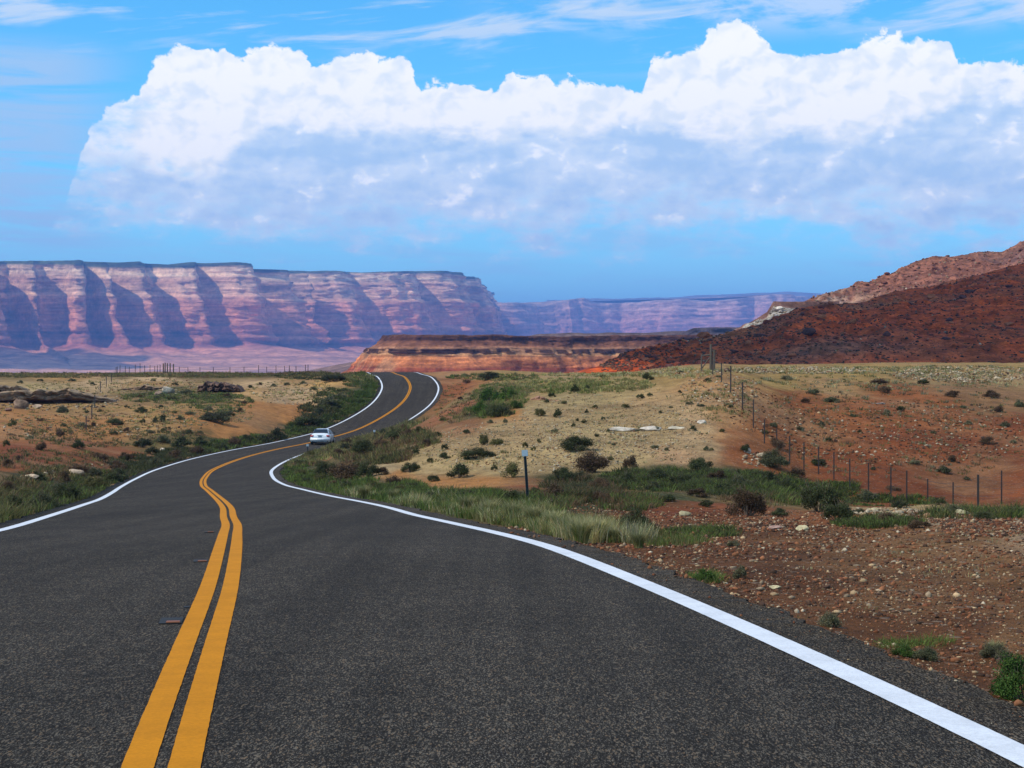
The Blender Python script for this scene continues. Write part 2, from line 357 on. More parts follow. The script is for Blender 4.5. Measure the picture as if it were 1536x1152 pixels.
zp = hit([z[0] for z in Z_], [z[1] for z in Z_]); zc = np.array([z[2] for z in Z_])
okz = ~np.isnan(zp[:, 0]); zp = zp[okz]; zc = zc[okz]; zqx, zqy = tq(zp[:, 0], zp[:, 1])
def zone_col(x, y):
    x = np.asarray(x, float).ravel(); y = np.asarray(y, float).ravel(); qx, qy = tq(x, y); o = np.empty((len(x), 3))
    L = 6*np.log(np.hypot(x, y)+1)
    qx = qx+fbm(x/4, y/4, 4, 21, .6)*0.05; qy = qy+fbm(x/4+50, y/4, 4, 22, .6)*0.07
    for i in range(0, len(x), 20000):
        d2 = ((qx[i:i+20000, None]-zqx)*1.6)**2+((qy[i:i+20000, None]-zqy)*1.9)**2
        w = 1/(d2+4e-4)**1.9; w /= w.sum(1)[:, None]
        o[i:i+20000] = w@zc
    t_ = (sst(-.05, .45, fbm(x/7, y/10, 5, 61, .6))*.42)[:, None]; far = sst(20, 60, np.hypot(x, y))[:, None]
    o = o*(1-t_*far)+np.array((.30, .195, .105))*t_*far
    t_ = (sst(.05, .5, fbm(x/3, y/4, 4, 64, .6))*.40)[:, None]; o = o*(1-t_)+o*np.array((.55, .50, .48))*t_
    return o*np.array((1.05, .92, .78))

def ground_mat():
    m, gg, b = mat('ground_soil'); b.inputs['Roughness'].default_value = 0.95; b.inputs['Specular IOR Level'].default_value = 0.1
    P = E_(gg, gg.new('ShaderNodeNewGeometry').outputs['Position']); C = attr(gg)
    big = gg.noise(P, 0.12, 6, 0.65); mid = gg.noise(P, 1.1, 7, 0.7); fin = gg.noise(P, 11, 6, 0.7)
    f = (gg.ss(big, .25, .75)*0.35+0.80)*(gg.ss(mid, .25, .75)*0.65+0.64)*(gg.ss(fin, .25, .75)*0.6+0.70)
    c1 = gg.scale(C, f)
    cell = gg.vor(P, 9, out='Color'); cx, cy, cz = gg.sep(cell); cd_ = gg.vor(P, 9)
    st = gg.ss(cx, .80, .86)*(1.0-gg.ss(cd_, .35, .5))
    c1 = gg.mix(st*0.32, c1, gg.scale(gg.mix(cy, (.34, .22, .14), (.6, .5, .38)), 0.85))
    dk = gg.ss(gg.noise(P, 2.7, 6, 0.75), .58, .70)
    c1 = gg.mix(dk*0.45, c1, gg.scale(c1, .45))
    gg.put(b.inputs['Base Color'], c1)
    bp = gg.new('ShaderNodeBump'); bp.inputs['Strength'].default_value = 0.9; bp.inputs['Distance'].default_value = 0.08
    gg.put(bp.inputs['Height'], fin+mid*2.0+st*1.2); gg.l.new(bp.outputs[0], b.inputs['Normal'])
    return m
M_GROUND = ground_mat()
def rock_mat(name, s1, s2, zs=1.0, bump=1.0, dist=1.0, con=0.5, strata=0.0, rough=.95):
    m, gg, b = mat(name); b.inputs['Roughness'].default_value = rough; b.inputs['Specular IOR Level'].default_value = 0.1
    P = E_(gg, gg.new('ShaderNodeNewGeometry').outputs['Position']); C = attr(gg)
    x, y, z = gg.sep(P); Q = gg.vec(x, y, z*zs)
    n1 = gg.noise(Q, s1, 7, 0.65); n2 = gg.noise(P, s2, 6, 0.7)
    f = (gg.ss(n1, .28, .72)*con*2+1-con)*(gg.ss(n2, .25, .75)*con*1.4+1-con*.7)
    if strata:
        st = gg.noise(gg.vec(x*.02, y*.02, z), strata, 4, .7); f = f*(gg.ss(st, .3, .7)*0.5+.75)
    gg.put(b.inputs['Base Color'], gg.scale(C, f))
    bp = gg.new('ShaderNodeBump'); bp.inputs['Strength'].default_value = bump; bp.inputs['Distance'].default_value = dist
    gg.put(bp.inputs['Height'], n1+n2*.5); gg.l.new(bp.outputs[0], b.inputs['Normal'])
    return m

# ground sheet: polar grid, fine inside the view
angs = np.r_[np.linspace(-pi, -0.36, 90, endpoint=False), np.linspace(-0.36, 0.36, 1150, endpoint=False), np.linspace(0.36, pi, 90, endpoint=False)]
rr = np.r_[[0.3, 1.2, 2.2, 3.2], np.geomspace(4, 620, 860)]
GX = rr[:, None]*np.sin(angs)[None]; GY = rr[:, None]*np.cos(angs)[None]
gz = ground_z(GX, GY); gc = zone_col(GX, GY)
me = np_mesh('ground', np.c_[GX.ravel(), GY.ravel(), gz], grid_faces(len(rr), len(angs), True)[:, ::-1], gc, smooth=True)
add('ground', me, M_GROUND, kind='structure')
# valley floor out to the horizon
va = np.linspace(-pi, pi, 160, endpoint=False); vr = np.r_[np.geomspace(560, 60000, 60)]
VX = vr[:, None]*np.sin(va)[None]; VY = vr[:, None]*np.cos(va)[None]
vz = VZ-0.5+fbm(VX/900, VY/900, 3, 31).ravel()*3*sst(600, 1500, np.hypot(VX, VY).ravel())
vcol = np.array((.30, .17, .11))*(1+.3*fbm(VX/700, VY/700, 4, 32).ravel()[:, None])
M_FAR = rock_mat('valley_soil', .01, .05, 1, .3, 1, .3)
add('valley_floor', np_mesh('valley_floor', np.c_[VX.ravel(), VY.ravel(), vz], grid_faces(len(vr), len(va), True)[:, ::-1], vcol, True), M_FAR, kind='structure')

# ------------------------------------------------------------------ road
def asphalt():
    m, gg, b = mat('asphalt'); b.inputs['Roughness'].default_value = 0.95; b.inputs['Specular IOR Level'].default_value = 0.08
    P = E_(gg, gg.new('ShaderNodeNewGeometry').outputs['Position'])
    PA = gg.vm('MULTIPLY', P, (1.0, .30, 1.0)); v = gg.vor(PA, 125, out='Color'); r, q, w = gg.sep(v); v2 = gg.vor(PA, 230, out='Color'); r2, q2, w2 = gg.sep(v2)
    big = gg.noise(P, .35, 5, .6); mid = gg.noise(P, 5, 5, .7)
    c = gg.mix(r, (.009, .0070, .0054), (.026, .021, .016))
    c = gg.mix(gg.ss(q, .80, .95), c, gg.mix(w, (.10, .082, .06), (.12, .078, .045)))
    c = gg.mix(gg.ss(q2, .72, .95)*.8, c, (.115, .098, .076))
    track = gg.noise(gg.vm('MULTIPLY', P, (1.6, .05, 1.0)), 1.0, 4, .6, nd='2D'); c = gg.scale(c, gg.ss(track, .3, .7)*.30+.85)
    c = gg.scale(c, (gg.ss(big, .2, .8)*.35+.92)*(gg.ss(mid, .25, .75)*.40+.80))
    gg.put(b.inputs['Base Color'], c)
    bp = gg.new('ShaderNodeBump'); bp.inputs['Strength'].default_value = 0.5; bp.inputs['Distance'].default_value = 0.006
    gg.put(bp.inputs['Height'], r+r2*.4); gg.l.new(bp.outputs[0], b.inputs['Normal'])
    return m
M_ASPH = asphalt()
def paint(name, col, wear):
    m, gg, b = mat(name); b.inputs['Roughness'].default_value = 0.85; b.inputs['Specular IOR Level'].default_value = 0.12
    P = E_(gg, gg.new('ShaderNodeNewGeometry').outputs['Position'])
    n = gg.noise(P, 45, 6, .75); n2 = gg.noise(P, 3, 5, .7); n3 = gg.noise(P, 0.9, 5, .65)
    v = gg.vor(P, 80, out='Color'); r, q, w = gg.sep(v)
    c = gg.scale(gg.mix(r, tuple(x*.86 for x in col), col), gg.ss(n2, .2, .8)*.22+.83)
    c = gg.mix(gg.ss(n+(n3-.5)*.35, wear, wear+.06), c, (.06, .052, .045))
    gg.put(b.inputs['Base Color'], c); return m
M_WHITE = paint('white_paint', (.70, .71, .73), .69); M_YEL = paint('yellow_paint', (.58, .215, .004), .70)
sv = [0.0]
while sv[-1] < RS_[-1]: 
    y_ = np.interp(sv[-1], RS_, RC[:, 1]); sv.append(sv[-1]+(0.035 if 4 < y_ < 16 else 0.07 if 4 < y_ < 24 else 0.15 if 0 < y_ < 60 else 0.5))
sv = np.array(sv); RPt, RNn = road_at(sv)
def strip(offs, dz, jit=0.0, js=8.0, seed=1):
    """ribbon that follows the road: offs across, dz above its surface"""
    offs = np.array(offs); V = []
    for k, o in enumerate(offs):
        oo = o+(jit*(fbm(sv*js, sv*0+k, 3, seed+k)) if k in (0, len(offs)-1) else 0)
        V.append(np.c_[RPt[:, 0]+RNn[:, 0]*oo, RPt[:, 1]+RNn[:, 1]*oo, RPt[:, 2]+dz-np.abs(o)*0.008])
    V = np.stack(V, 1); return V.reshape(-1, 3), grid_faces(len(sv), len(offs))[:, ::-1]
v, f = strip([-4.12, -3.6, -1.8, 0, 1.8, 3.6, 4.12], 0.0, .12, 2.4, 41)
# thickness of the mat at both edges
nE = 7; ns = len(sv); lo = v.reshape(ns, nE, 3)
sideL = lo[:, 0].copy(); sideL[:, 2] -= .12; sideR = lo[:, -1].copy(); sideR[:, 2] -= .12
V2 = np.concatenate([v, sideL, sideR]); i = np.arange(ns-1)
fl = np.stack([i*nE, (i+1)*nE, ns*nE+i+1, ns*nE+i], -1)[:, ::-1]; fr = np.stack([i*nE+nE-1, (i+1)*nE+nE-1, ns*nE+ns+i+1, ns*nE+ns+i], -1)
road = add('road', np_mesh('road', V2, np.concatenate([f, fl[:, ::-1], fr[:, ::-1]])), M_ASPH, kind='structure')
for off, hw, m_, nm in ((-.094, .066, M_YEL, 'yellow_line'), (.094, .066, M_YEL, 'yellow_line'), (-3.6, .098, M_WHITE, 'edge_line'), (3.6, .098, M_WHITE, 'edge_line')):
    v, f = strip([off-hw, off, off+hw], .005, .0022, 13, int(50+off*10))
    add(nm, np_mesh(nm, v, f), m_, road)

# ------------------------------------------------------------------ cliffs and mesas
def resample(P, step):
    P = np.array(P, float); d = np.r_[0, np.cumsum(np.hypot(*np.diff(P[:, :2], axis=0).T))]; t = np.arange(0, d[-1], step)
    return t, np.stack([np.interp(t, d, P[:, k]) for k in range(P.shape[1])], -1)
def cliff(name, path, prof, zb, step, alc, flut, colf, m_, rows=150, plateau=2500, top_rise=0.0, jag=0.0, smoothk=9, warp=0.0):
    """path rows (u, Y, v_top); prof rows (height fraction, outward metres); alc(u_at_s, s)->inward metres; faces the camera side"""
    P = [((u-768)/F*Y, Y, ZC+(HZ-v)/F*Y, u) for u, Y, v in path]
    s, Q = resample(P, step)
    k = np.ones(smoothk)/smoothk; Qs = Q.copy()
    for j in (0, 1): Qs[:, j] = np.convolve(np.pad(Q[:, j], smoothk//2, 'edge'), k, 'valid')[:len(Q)]
    t = np.gradient(Qs[:, :2], axis=0); n = np.c_[t[:, 1], -t[:, 0]]; n /= np.linalg.norm(n, axis=1)[:, None]+1e-9
    hf = np.array([p[0] for p in prof][::-1]); of = np.array([p[1] for p in prof][::-1])
    h = np.linspace(0, 1, rows)**0.8; off = np.interp(h, hf, of)
    ztop = Q[:, 2]+jag*fbm(s/ (step*6), s*0, 4, 77)
    H_, S_ = np.meshgrid(h, s, indexing='ij')
    Zt = ztop[None]; Z = zb+H_*(Zt-zb)
    inw = np.stack([alc(Q[:, 3]+warp*fbm(s/260, s*0+hh_*3.2, 4, 321), s) for hh_ in h])*sst(-0.05, 0.36, H_)*(0.78+.22*H_)
    o = off[:, None]-inw+flut(S_, H_, Z)
    X = Qs[:, 0][None]+n[:, 0][None]*o; Y = Qs[:, 1][None]+n[:, 1][None]*o
    c = colf(S_, H_, Z, Q[:, 3][None]+0*S_)
    Z = zb+(Z-zb)*(1+(np.clip(Y/Qs[:, 1][None], .9, 1.1)-1)*1.0)
    # plateau behind the rim
    pr = np.array([.01, .04, .1, .25, .5, 1.0])*plateau
    PX = X[-1][None]-n[:, 0][None]*pr[:, None]; PY = Y[-1][None]-n[:, 1][None]*pr[:, None]
    PZ = Z[-1][None]+np.array([.5, 1, 1, .6, 0, -3])[:, None]*top_rise
    pc = np.broadcast_to(c[-1][None], (len(pr),)+c[-1].shape)
    V = np.stack([np.r_[X, PX], np.r_[Y, PY], np.r_[Z, PZ]], -1).reshape(-1, 3)
    return add(name, np_mesh(name, V, grid_faces(rows+len(pr), len(s)), np.r_[c, pc].reshape(-1, 3)), m_, kind='structure')
def lerpc(t, stops):
    ts = [s_[0] for s_ in stops]; return np.stack([np.interp(t, ts, [s_[1][k] for s_ in stops]) for k in range(3)], -1)

M_CLIFF = rock_mat('cliff_rock', .012, .05, 2.2, 1.0, 12, .38, strata=.05)
noses = [(-130,40),(-72,26),(-15,26),(48,9),(115,21),(159,10),(212,19),(284,30),(358,37),(412,12),(441,9),(502,38),(596,58),(672,27)]
def alc_main(u, s):
    a = np.zeros_like(u)
    for c_, w_ in noses: a = np.maximum(a, np.exp(-np.abs((u-c_)/(w_*.74))**3.2))
    d = np.interp(u, [0, 130, 300, 450, 480, 700], [350, 310, 290, 270, 190, 170])
    a = a*(.80+.20*sst(.3, .7, ridged(s/150, s*0, 3, 6)))+.35*(1-a)*sst(.55, .85, ridged(s/210+3.3, s*0, 3, 7))
    return (1-a)*d*(1+.25*fbm(s/220, s*0, 3, 5))*(u < 700)
def fl_main(s, h, z):
    up = sst(.2, .4, h)
    return up*(ridged(s/170+.6*fbm(s/300, z/200, 3, 8), z/500, 4, 9)*95-55+ridged(s/55+.6*vn(s/90, z/60, 3), z/200, 4, 12)*44)+ (1-up)*(fbm(s/420, h*5, 4, 14)*150*sst(0, .2, h)) + 14*fbm(s/40, z/14, 3, 19)*up
def col_main(s, h, z, u):
    hh = h+.02*fbm(s/300, z/60, 3, 50)+.035*(fbm(s/900, z*0, 2, 51))
    c = lerpc(hh, [(0, (.30,.20,.15)), (.10, (.40,.24,.17)), (.20, (.40,.22,.16)), (.27, (.27,.11,.09)), (.31, (.36,.17,.12)), (.36, (.24,.10,.08)), (.42, (.42,.19,.12)), (.55, (.52,.25,.16)), (.66, (.50,.26,.18)), (.72, (.55,.38,.27)), (.80, (.52,.37,.27)), (.84, (.44,.28,.2)), (.90, (.60,.47,.35)), (.955, (.55,.43,.32)), (.975, (.07,.10,.05)), (1, (.05,.08,.04))])
    band = fbm(z/9+fbm(s/400, z/100, 2, 4), s/2500, 3, 60)
    g_ = sst(.3, .6, fbm(s/500, h*6, 4, 61))*(h < .2)*.5
    c = c*(1+.28*band[..., None]); c = c*(1-g_[..., None])+np.array((.14, .13, .08))*g_[..., None]
    c = c*np.array((1.38, 1.06, .84))
    return np.clip(c, .01, .8)
prof_main = [(1,0),(.985,8),(.90,20),(.875,42),(.73,54),(.70,88),(.47,108),(.44,140),(.36,150),(.33,190),(.27,200),(.255,235),(.2,430),(.1,760),(0,1250)]
cliff('cliffs', [(-900,5600,385),(-420,6300,389),(-150,6800,390),(0,7000,391),(60,7100,393),(140,7150,391),(240,7350,394),(270,7400,397),(330,7500,394),(375,7600,396),(400,7700,401),(420,7900,406),(440,8200,407),(490,8300,406),(540,8450,409),(580,8550,408),(640,8700,407),(682,8850,407),(690,9000,410),(697,9400,414),(706,10200,420),(716,11500,430),(728,13500,440)],
      prof_main, VZ-4, 11.0, alc_main, fl_main, col_main, M_CLIFF, rows=170, plateau=2600, top_rise=3, jag=7, smoothk=21, warp=9.0)
def alc_far(u, s): return (ridged(s/900, s*0, 3, 25)-.6)*500
def fl_far(s, h, z): return sst(.15, .35, h)*(ridged(s/260, z/900, 4, 29)*110+12*fbm(s/60, z/20, 3, 19))+(1-sst(.15, .35, h))*fbm(s/800, h*5, 3, 14)*200
def col_far(s, h, z, u):
    c = lerpc(h+.04*fbm(s/700, z/100, 3, 71), [(0, (.33,.22,.17)), (.25, (.38,.22,.17)), (.35, (.38,.18,.14)), (.6, (.46,.24,.18)), (.8, (.50,.30,.22)), (.95, (.5,.35,.27)), (1, (.36,.28,.22))])
    return np.clip(c*np.array((1.2, .95, .9))*(1+.2*fbm(z/12, s/3000, 3, 73)[..., None]), .01, .8)
cliff('cliffs', [(640,12500,458),(730,12800,456),(750,12700,454),(765,12800,456),(780,13500,459),(800,13700,454),(850,13800,449),(872,13800,448),(892,13800,454),(950,13800,455),(1000,13500,451),(1025,13400,449),(1060,13300,452),(1100,13300,449),(1150,13200,441),(1185,13200,441),(1215,13600,448),(1300,14000,452),(1500,15000,455)],
      prof_main, VZ-4, 22.0, alc_far, fl_far, col_far, M_CLIFF, rows=110, plateau=3000, top_rise=5, jag=10, smoothk=21)
# distant blue range
def far_range():
    u = np.arange(820, 1500, 2.5); vt = np.interp(u, [820,880,930,1000,1060,1100,1130,1180,1230,1300,1500], [450,448,447,446,442,441,439,437,440,444,446])
    Y = 19000; rows = []
    for t, yy in ((0, -2500), (.4, -1400), (.8, -500), (1, 0), (.9, 700), (0, 3000)):
        z = VZ-3+(ZC+(HZ-vt)/F*Y-VZ)*t+7*fbm(u/22, u*0+t*7, 3, 88)
        rows.append(np.c_[(u-768)/F*(Y+yy), np.full(len(u), Y+yy), z])
    V = np.concatenate(rows); add('mountains', np_mesh('mountains', V, grid_faces(6, len(u)), np.tile((.25, .2, .15), (len(V), 1)), True), M_FAR, kind='structure')
far_range()
# the banded mesa beyond the crest of the road
M_MESA = rock_mat('mesa_rock', .10, .55, 1.0, .9, 1.2, .45, strata=.35)
def alc_m(u, s): return (ridged(s/120, s*0, 3, 35)-.75)*12+(ridged(s/35, s*0, 2, 36)-.7)*5
def fl_m(s, h, z):
    ledge = ((h > .83) & (h < .875))*1.0
    return ridged(s/14, z/40, 4, 39)*3.2*sst(.45, .6, h)+fbm(s/30, h*9, 4, 44)*4+ledge*(vn(s/3.4, z*0, 46) > .45)*2.6+fbm(s/2.2, z/1.2, 2, 47)*.9*sst(.8, .85, h)
def col_m(s, h, z, u):
    hh = h+.008*fbm(s/40, z/10, 3, 52)
    c = lerpc(hh, [(0, (.30,.13,.07)), (.62, (.34,.13,.07)), (.68, (.27,.085,.045)), (.70, (.46,.20,.10)), (.75, (.52,.23,.11)), (.80, (.48,.25,.13)), (.818, (.50,.34,.20)), (.826, (.44,.28,.17)), (.834, (.10,.065,.055)), (.868, (.10,.06,.05)), (.878, (.34,.22,.15)), (.90, (.24,.13,.085)), (.945, (.17,.09,.06)), (.955, (.085,.045,.035)), (1, (.10,.055,.04))])
    blk = ((vn(s/6.5, z*0, 46) > .36) & (h > .826) & (h < .874))
    c = np.where(blk[..., None], c*(.55+.5*vn(s/1.7, z*0, 48))[..., None], np.where(((h > .826) & (h < .874))[..., None], np.array((.36, .24, .16)), c))
    scr = sst(.25, .5, fbm(s/10, h*3, 4, 58))*(h < .82)*(u < 640)
    c = c*(1-.6*scr[..., None])+np.array((.42, .30, .20))*.6*scr[..., None]
    c = c*np.array((.96, .68, .48))
    return np.clip(c*(1+.35*fbm(s/9, z/2.5, 4, 59)[..., None]+.25*fbm(z/.9, s/60, 3, 57)[..., None]), .01, .8)
prof_mesa = [(1,0),(.99,1),(.95,2.5),(.88,10),(.876,10.5),(.83,12),(.822,14),(.64,24),(.4,60),(0,130)]
cliff('mesa', [(612,1800,504),(603,1500,503),(590,1270,504),(588,1190,505),(596,1165,503),(620,1150,502),(700,1152,503),(735,1160,502),(760,1168,504),(800,1176,505),(850,1190,505),(900,1200,504),(980,1215,503),(1100,1240,502),(1300,1280,500)],
      prof_mesa, -46, 1.1, alc_m, fl_m, col_m, M_MESA, rows=190, plateau=22, top_rise=.4, jag=.5, smoothk=31)
def col_m2(s, h, z, u):
    c = lerpc(h, [(0, (.24,.13,.08)), (.9, (.20,.11,.075)), (.97, (.17,.10,.07)), (1, (.12, .075, .055))])
    return np.clip(c*(1+.3*fbm(s/20, z/6, 4, 59)[..., None]), .01, .8)
cliff('mesa', [(700,2250,508),(760,2100,506),(790,2060,505),(806,2050,501),(850,2050,499.5),(960,2060,499.5),(1000,2080,499),(1010,2080,497),(1055,2080,496),(1200,2080,495)],
      [(1,0),(.96,5),(.7,120),(0,420)], -46, 4.0, alc_m, fl_m, col_m2, M_MESA, rows=70, plateau=300, top_rise=.5, jag=1, smoothk=21)
cliff('mesa', [(1000,1750,503),(1022,1740,500),(1040,1740,491.5),(1100,1740,491),(1250,1740,489)],
      [(1,0),(.94,3),(.7,60),(0,200)], -46, 2.0, alc_m, fl_m, lambda s, h, z, u: np.clip(np.array((.085,.06,.06))*(1+.3*fbm(s/9, z/3, 3, 66)[..., None]), .01, .8), M_MESA, rows=70, plateau=120, top_rise=.3, jag=.4, smoothk=15)

# ------------------------------------------------------------------ red boulder hills on the right
HILLS = {}
def hill(name, crest, base, colf, m_, amp, du=1.6, rows=240, rough_s=9.0, shape=1.0, back=0.7, seed=100):
    u = np.arange(crest[0][0], crest[-1][0], du)
    cv = np.interp(u, [c_[0] for c_ in crest], [c_[1] for c_ in crest]); cY = np.interp(u, [c_[0] for c_ in crest], [c_[2] for c_ in crest])
    bY = np.interp(u, [b_[0] for b_ in base], [b_[1] for b_ in base]); bz = np.interp(u, [b_[0] for b_ in base], [b_[2] for b_ in base])
    cz = ZC+(HZ-cv)/F*cY
    t = np.r_[np.linspace(-.12, 1, rows), np.linspace(1.01, 1.7, 40)]; T, U = np.meshgrid(t, u, indexing='ij')
    Y = bY+(cY-bY)*np.where(T < 1, T, 1+(T-1)*back)
    Z = np.where(T < 1, bz+(cz-bz)*np.sign(T)*np.abs(T)**shape, cz-(T-1)**1.3*(cz-bz+6)*1.1)
    Z = np.where(T < 0, bz+T*30, Z)
    X = (U-768)/F*Y
    k = sst(-.02, .12, T)*(1-.72*np.exp(-((T-1)/.035)**2))*(sst(850, 1000, U)*.85+.15)
    lump = fbm(X/rough_s/4, Y/rough_s/4, 3, seed)*amp*2.2+(ridged(X/rough_s, Y/rough_s, 4, seed+5)-.62)*amp*1.5+np.maximum(fbm(X/3.4, Y/5, 3, seed+9)-.05, 0)*amp*2.2
    gul = (ridged(U/34+fbm(U/60, T*3, 2, 5)*.6, T*.6, 3, seed+13)-.7)*amp*1.2*np.sin(np.clip(T, 0, 1)*pi)
    Z = Z+k*(lump+gul)
    c_ = colf(X, Y, Z, T, U)
    o = add(name, np_mesh(name, np.stack([X, Y, Z], -1).reshape(-1, 3), grid_faces(len(t), len(u)), c_.reshape(-1, 3)), m_, kind='structure')
    HILLS[seed] = (u, t, X, Y, Z)
    return o
M_HILL = rock_mat('red_hill_rock', .22, 1.3, 1.0, 1.0, .8, .55)
def col_red(X, Y, Z, T, U):
    n = fbm(X/22, Y/22, 4, 200); n2 = fbm(X/5, Y/5, 4, 205)
    c = np.zeros(X.shape+(3,))+np.array((.46, .072, .014))
    c = c*(1+.45*n2[..., None])
    w = (sst(.05, .4, n)*.55)[..., None]; c = c*(1-w)+np.array((.30, .075, .024))*w
    w = (sst(.1, .35, fbm(X/30, Y/30, 3, 207))*sst(.45, .85, T)*.7)[..., None]; c = c*(1-w)+np.array((.40, .13, .05))*w
    w = (np.exp(-((U-1240)/130)**2-((T-.16)/.13)**2)*.8)[..., None]; c = c*(1-w)+np.array((.24, .10, .055))*w
    w = (np.exp(-((U-1165)/40)**2-((T-.75)/.2)**2)*.8)[..., None]; c = c*(1-w)+np.array((.30, .075, .03))*w
    return np.clip(c, .004, .6)
hill('hill', [(835,562,330),(870,560,338),(888,553,342),(910,544,350),(932,531,360),(955,523,370),(1000,517,385),(1050,508,398),(1100,498,410),(1142,490,425),(1171,477,440),(1213,461,455),(1256,457,465),(1299,454,475),(1321,443,480),(1352,435,490),(1384,431,500),(1412,424,510),(1455,414,520),(1497,404,530),(1536,394,540),(1700,340,560),(2000,300,570)],
     [(835,318,.0),(900,318,.2),(1000,322,.4),(1150,330,.6),(1536,340,.6),(2000,340,.6)], col_red, M_HILL, .75, shape=.86, seed=100)
def col_back(X, Y, Z, T, U):
    n2 = fbm(X/9, Y/9, 4, 305)
    c = np.zeros(X.shape+(3,))+np.array((.25, .095, .055)); c = c*(1+.3*n2[..., None])
    w = (sst(-.1, .3, fbm(X/45, Y/45, 3, 303))*.75)[..., None]; c = c*(1-w)+np.array((.17, .085, .065))*w
    w = (sst(.05, .3, fbm(U/30, T*9, 3, 307))*sst(1300, 1240, U)*.8)[..., None]; c = c*(1-w)+np.array((.42, .28, .2))*w
    w = (np.exp(-((T-.55-.12*np.sin(U/25))/.09)**2)*sst(1340, 1300, U)*.55)[..., None]; c = c*(1-w)+np.array((.46, .27, .17))*w
    w = (sst(.8, .97, T)*.5)[..., None]; c = c*(1-w)+np.array((.30, .12, .06))*w
    return np.clip(c, .004, .6)
hill('hill', [(1185,470,600),(1200,457,620),(1208,450,640),(1236,440,660),(1276,430,690),(1284,423,700),(1304,424,705),(1336,411,720),(1370,394,740),(1398,385,750),(1426,385,760),(1469,378,770),(1503,378,780),(1536,362,790),(1700,330,820),(2000,300,820)],
     [(1185,560,8),(1536,570,12),(2000,570,12)], col_back, M_HILL, 1.1, rows=200, rough_s=22, shape=.9, seed=140)
def col_ledge(X, Y, Z, T, U):
    c = np.zeros(X.shape+(3,))+np.array((.36, .30, .235)); c = c*(1+.35*fbm(X/6, Y/6, 4, 405)[..., None])
    w = (sst(.2, .5, fbm(X/16, Y/16, 4, 407)))[..., None]*.6; c = c*(1-w)+np.array((.14, .12, .08))*w
    w = sst(.9, .93, T)[..., None]; c = c*(1-w)+np.array((.17, .085, .06))*w
    return np.clip(c, .004, .6)
hill('hill', [(1080,508,520),(1100,495,530),(1128,481,535),(1150,468,538),(1158,455,540),(1160,451.5,540),(1208,451,545),(1260,452,560)],
     [(1080,470,2),(1260,500,2)], col_ledge, M_HILL, .7, rows=150, rough_s=8, shape=.9, seed=170)

# ------------------------------------------------------------------ shared shapes for small things
def tube(p0, p1, r0, r1, n=6):
    p0 = np.array(p0, float); p1 = np.array(p1, float); d = p1-p0; d /= np.linalg.norm(d)+1e-9
    a = np.cross(d, (0, 0, 1) if abs(d[2]) < .9 else (1, 0, 0)); a /= np.linalg.norm(a); b = np.cross(d, a)
    t = np.arange(n)/n*2*pi; c_ = np.cos(t)[:, None]*a+np.sin(t)[:, None]*b
    return np.r_[p0+c_*r0, p1+c_*r1], [[i, (i+1) % n, n+(i+1) % n, n+i] for i in range(n)]+[list(range(n))[::-1], list(range(n, 2*n))]
def box(c_, s_):
    c_ = np.array(c_, float); h = np.array(s_, float)/2
    v = np.array([c_+h*np.array((x, y, z)) for z in (-1, 1) for y in (-1, 1) for x in (-1, 1)])
    return v, [[0,2,3,1],[4,5,7,6],[0,1,5,4],[2,6,7,3],[0,4,6,2],[1,3,7,5]]
def joined(name, parts):
    me = bpy.data.meshes.new(name); V = []; Fc = []; k = 0
    for v, f in parts:
        V += [tuple(x) for x in v]; Fc += [[i+k for i in q] for q in f]; k += len(v)
    me.from_pydata(V, [], Fc); me.update(); return me
def bevel(me, w, seg=2, ang=30):
    bm = bmesh.new(); bm.from_mesh(me)
    ed = [e for e in bm.edges if len(e.link_faces) == 2 and e.calc_face_angle(0) > radians(ang)]
    bmesh.ops.bevel(bm, geom=ed, offset=w, segments=seg, affect='EDGES', clamp_overlap=True)
    bm.to_mesh(me); bm.free(); return me

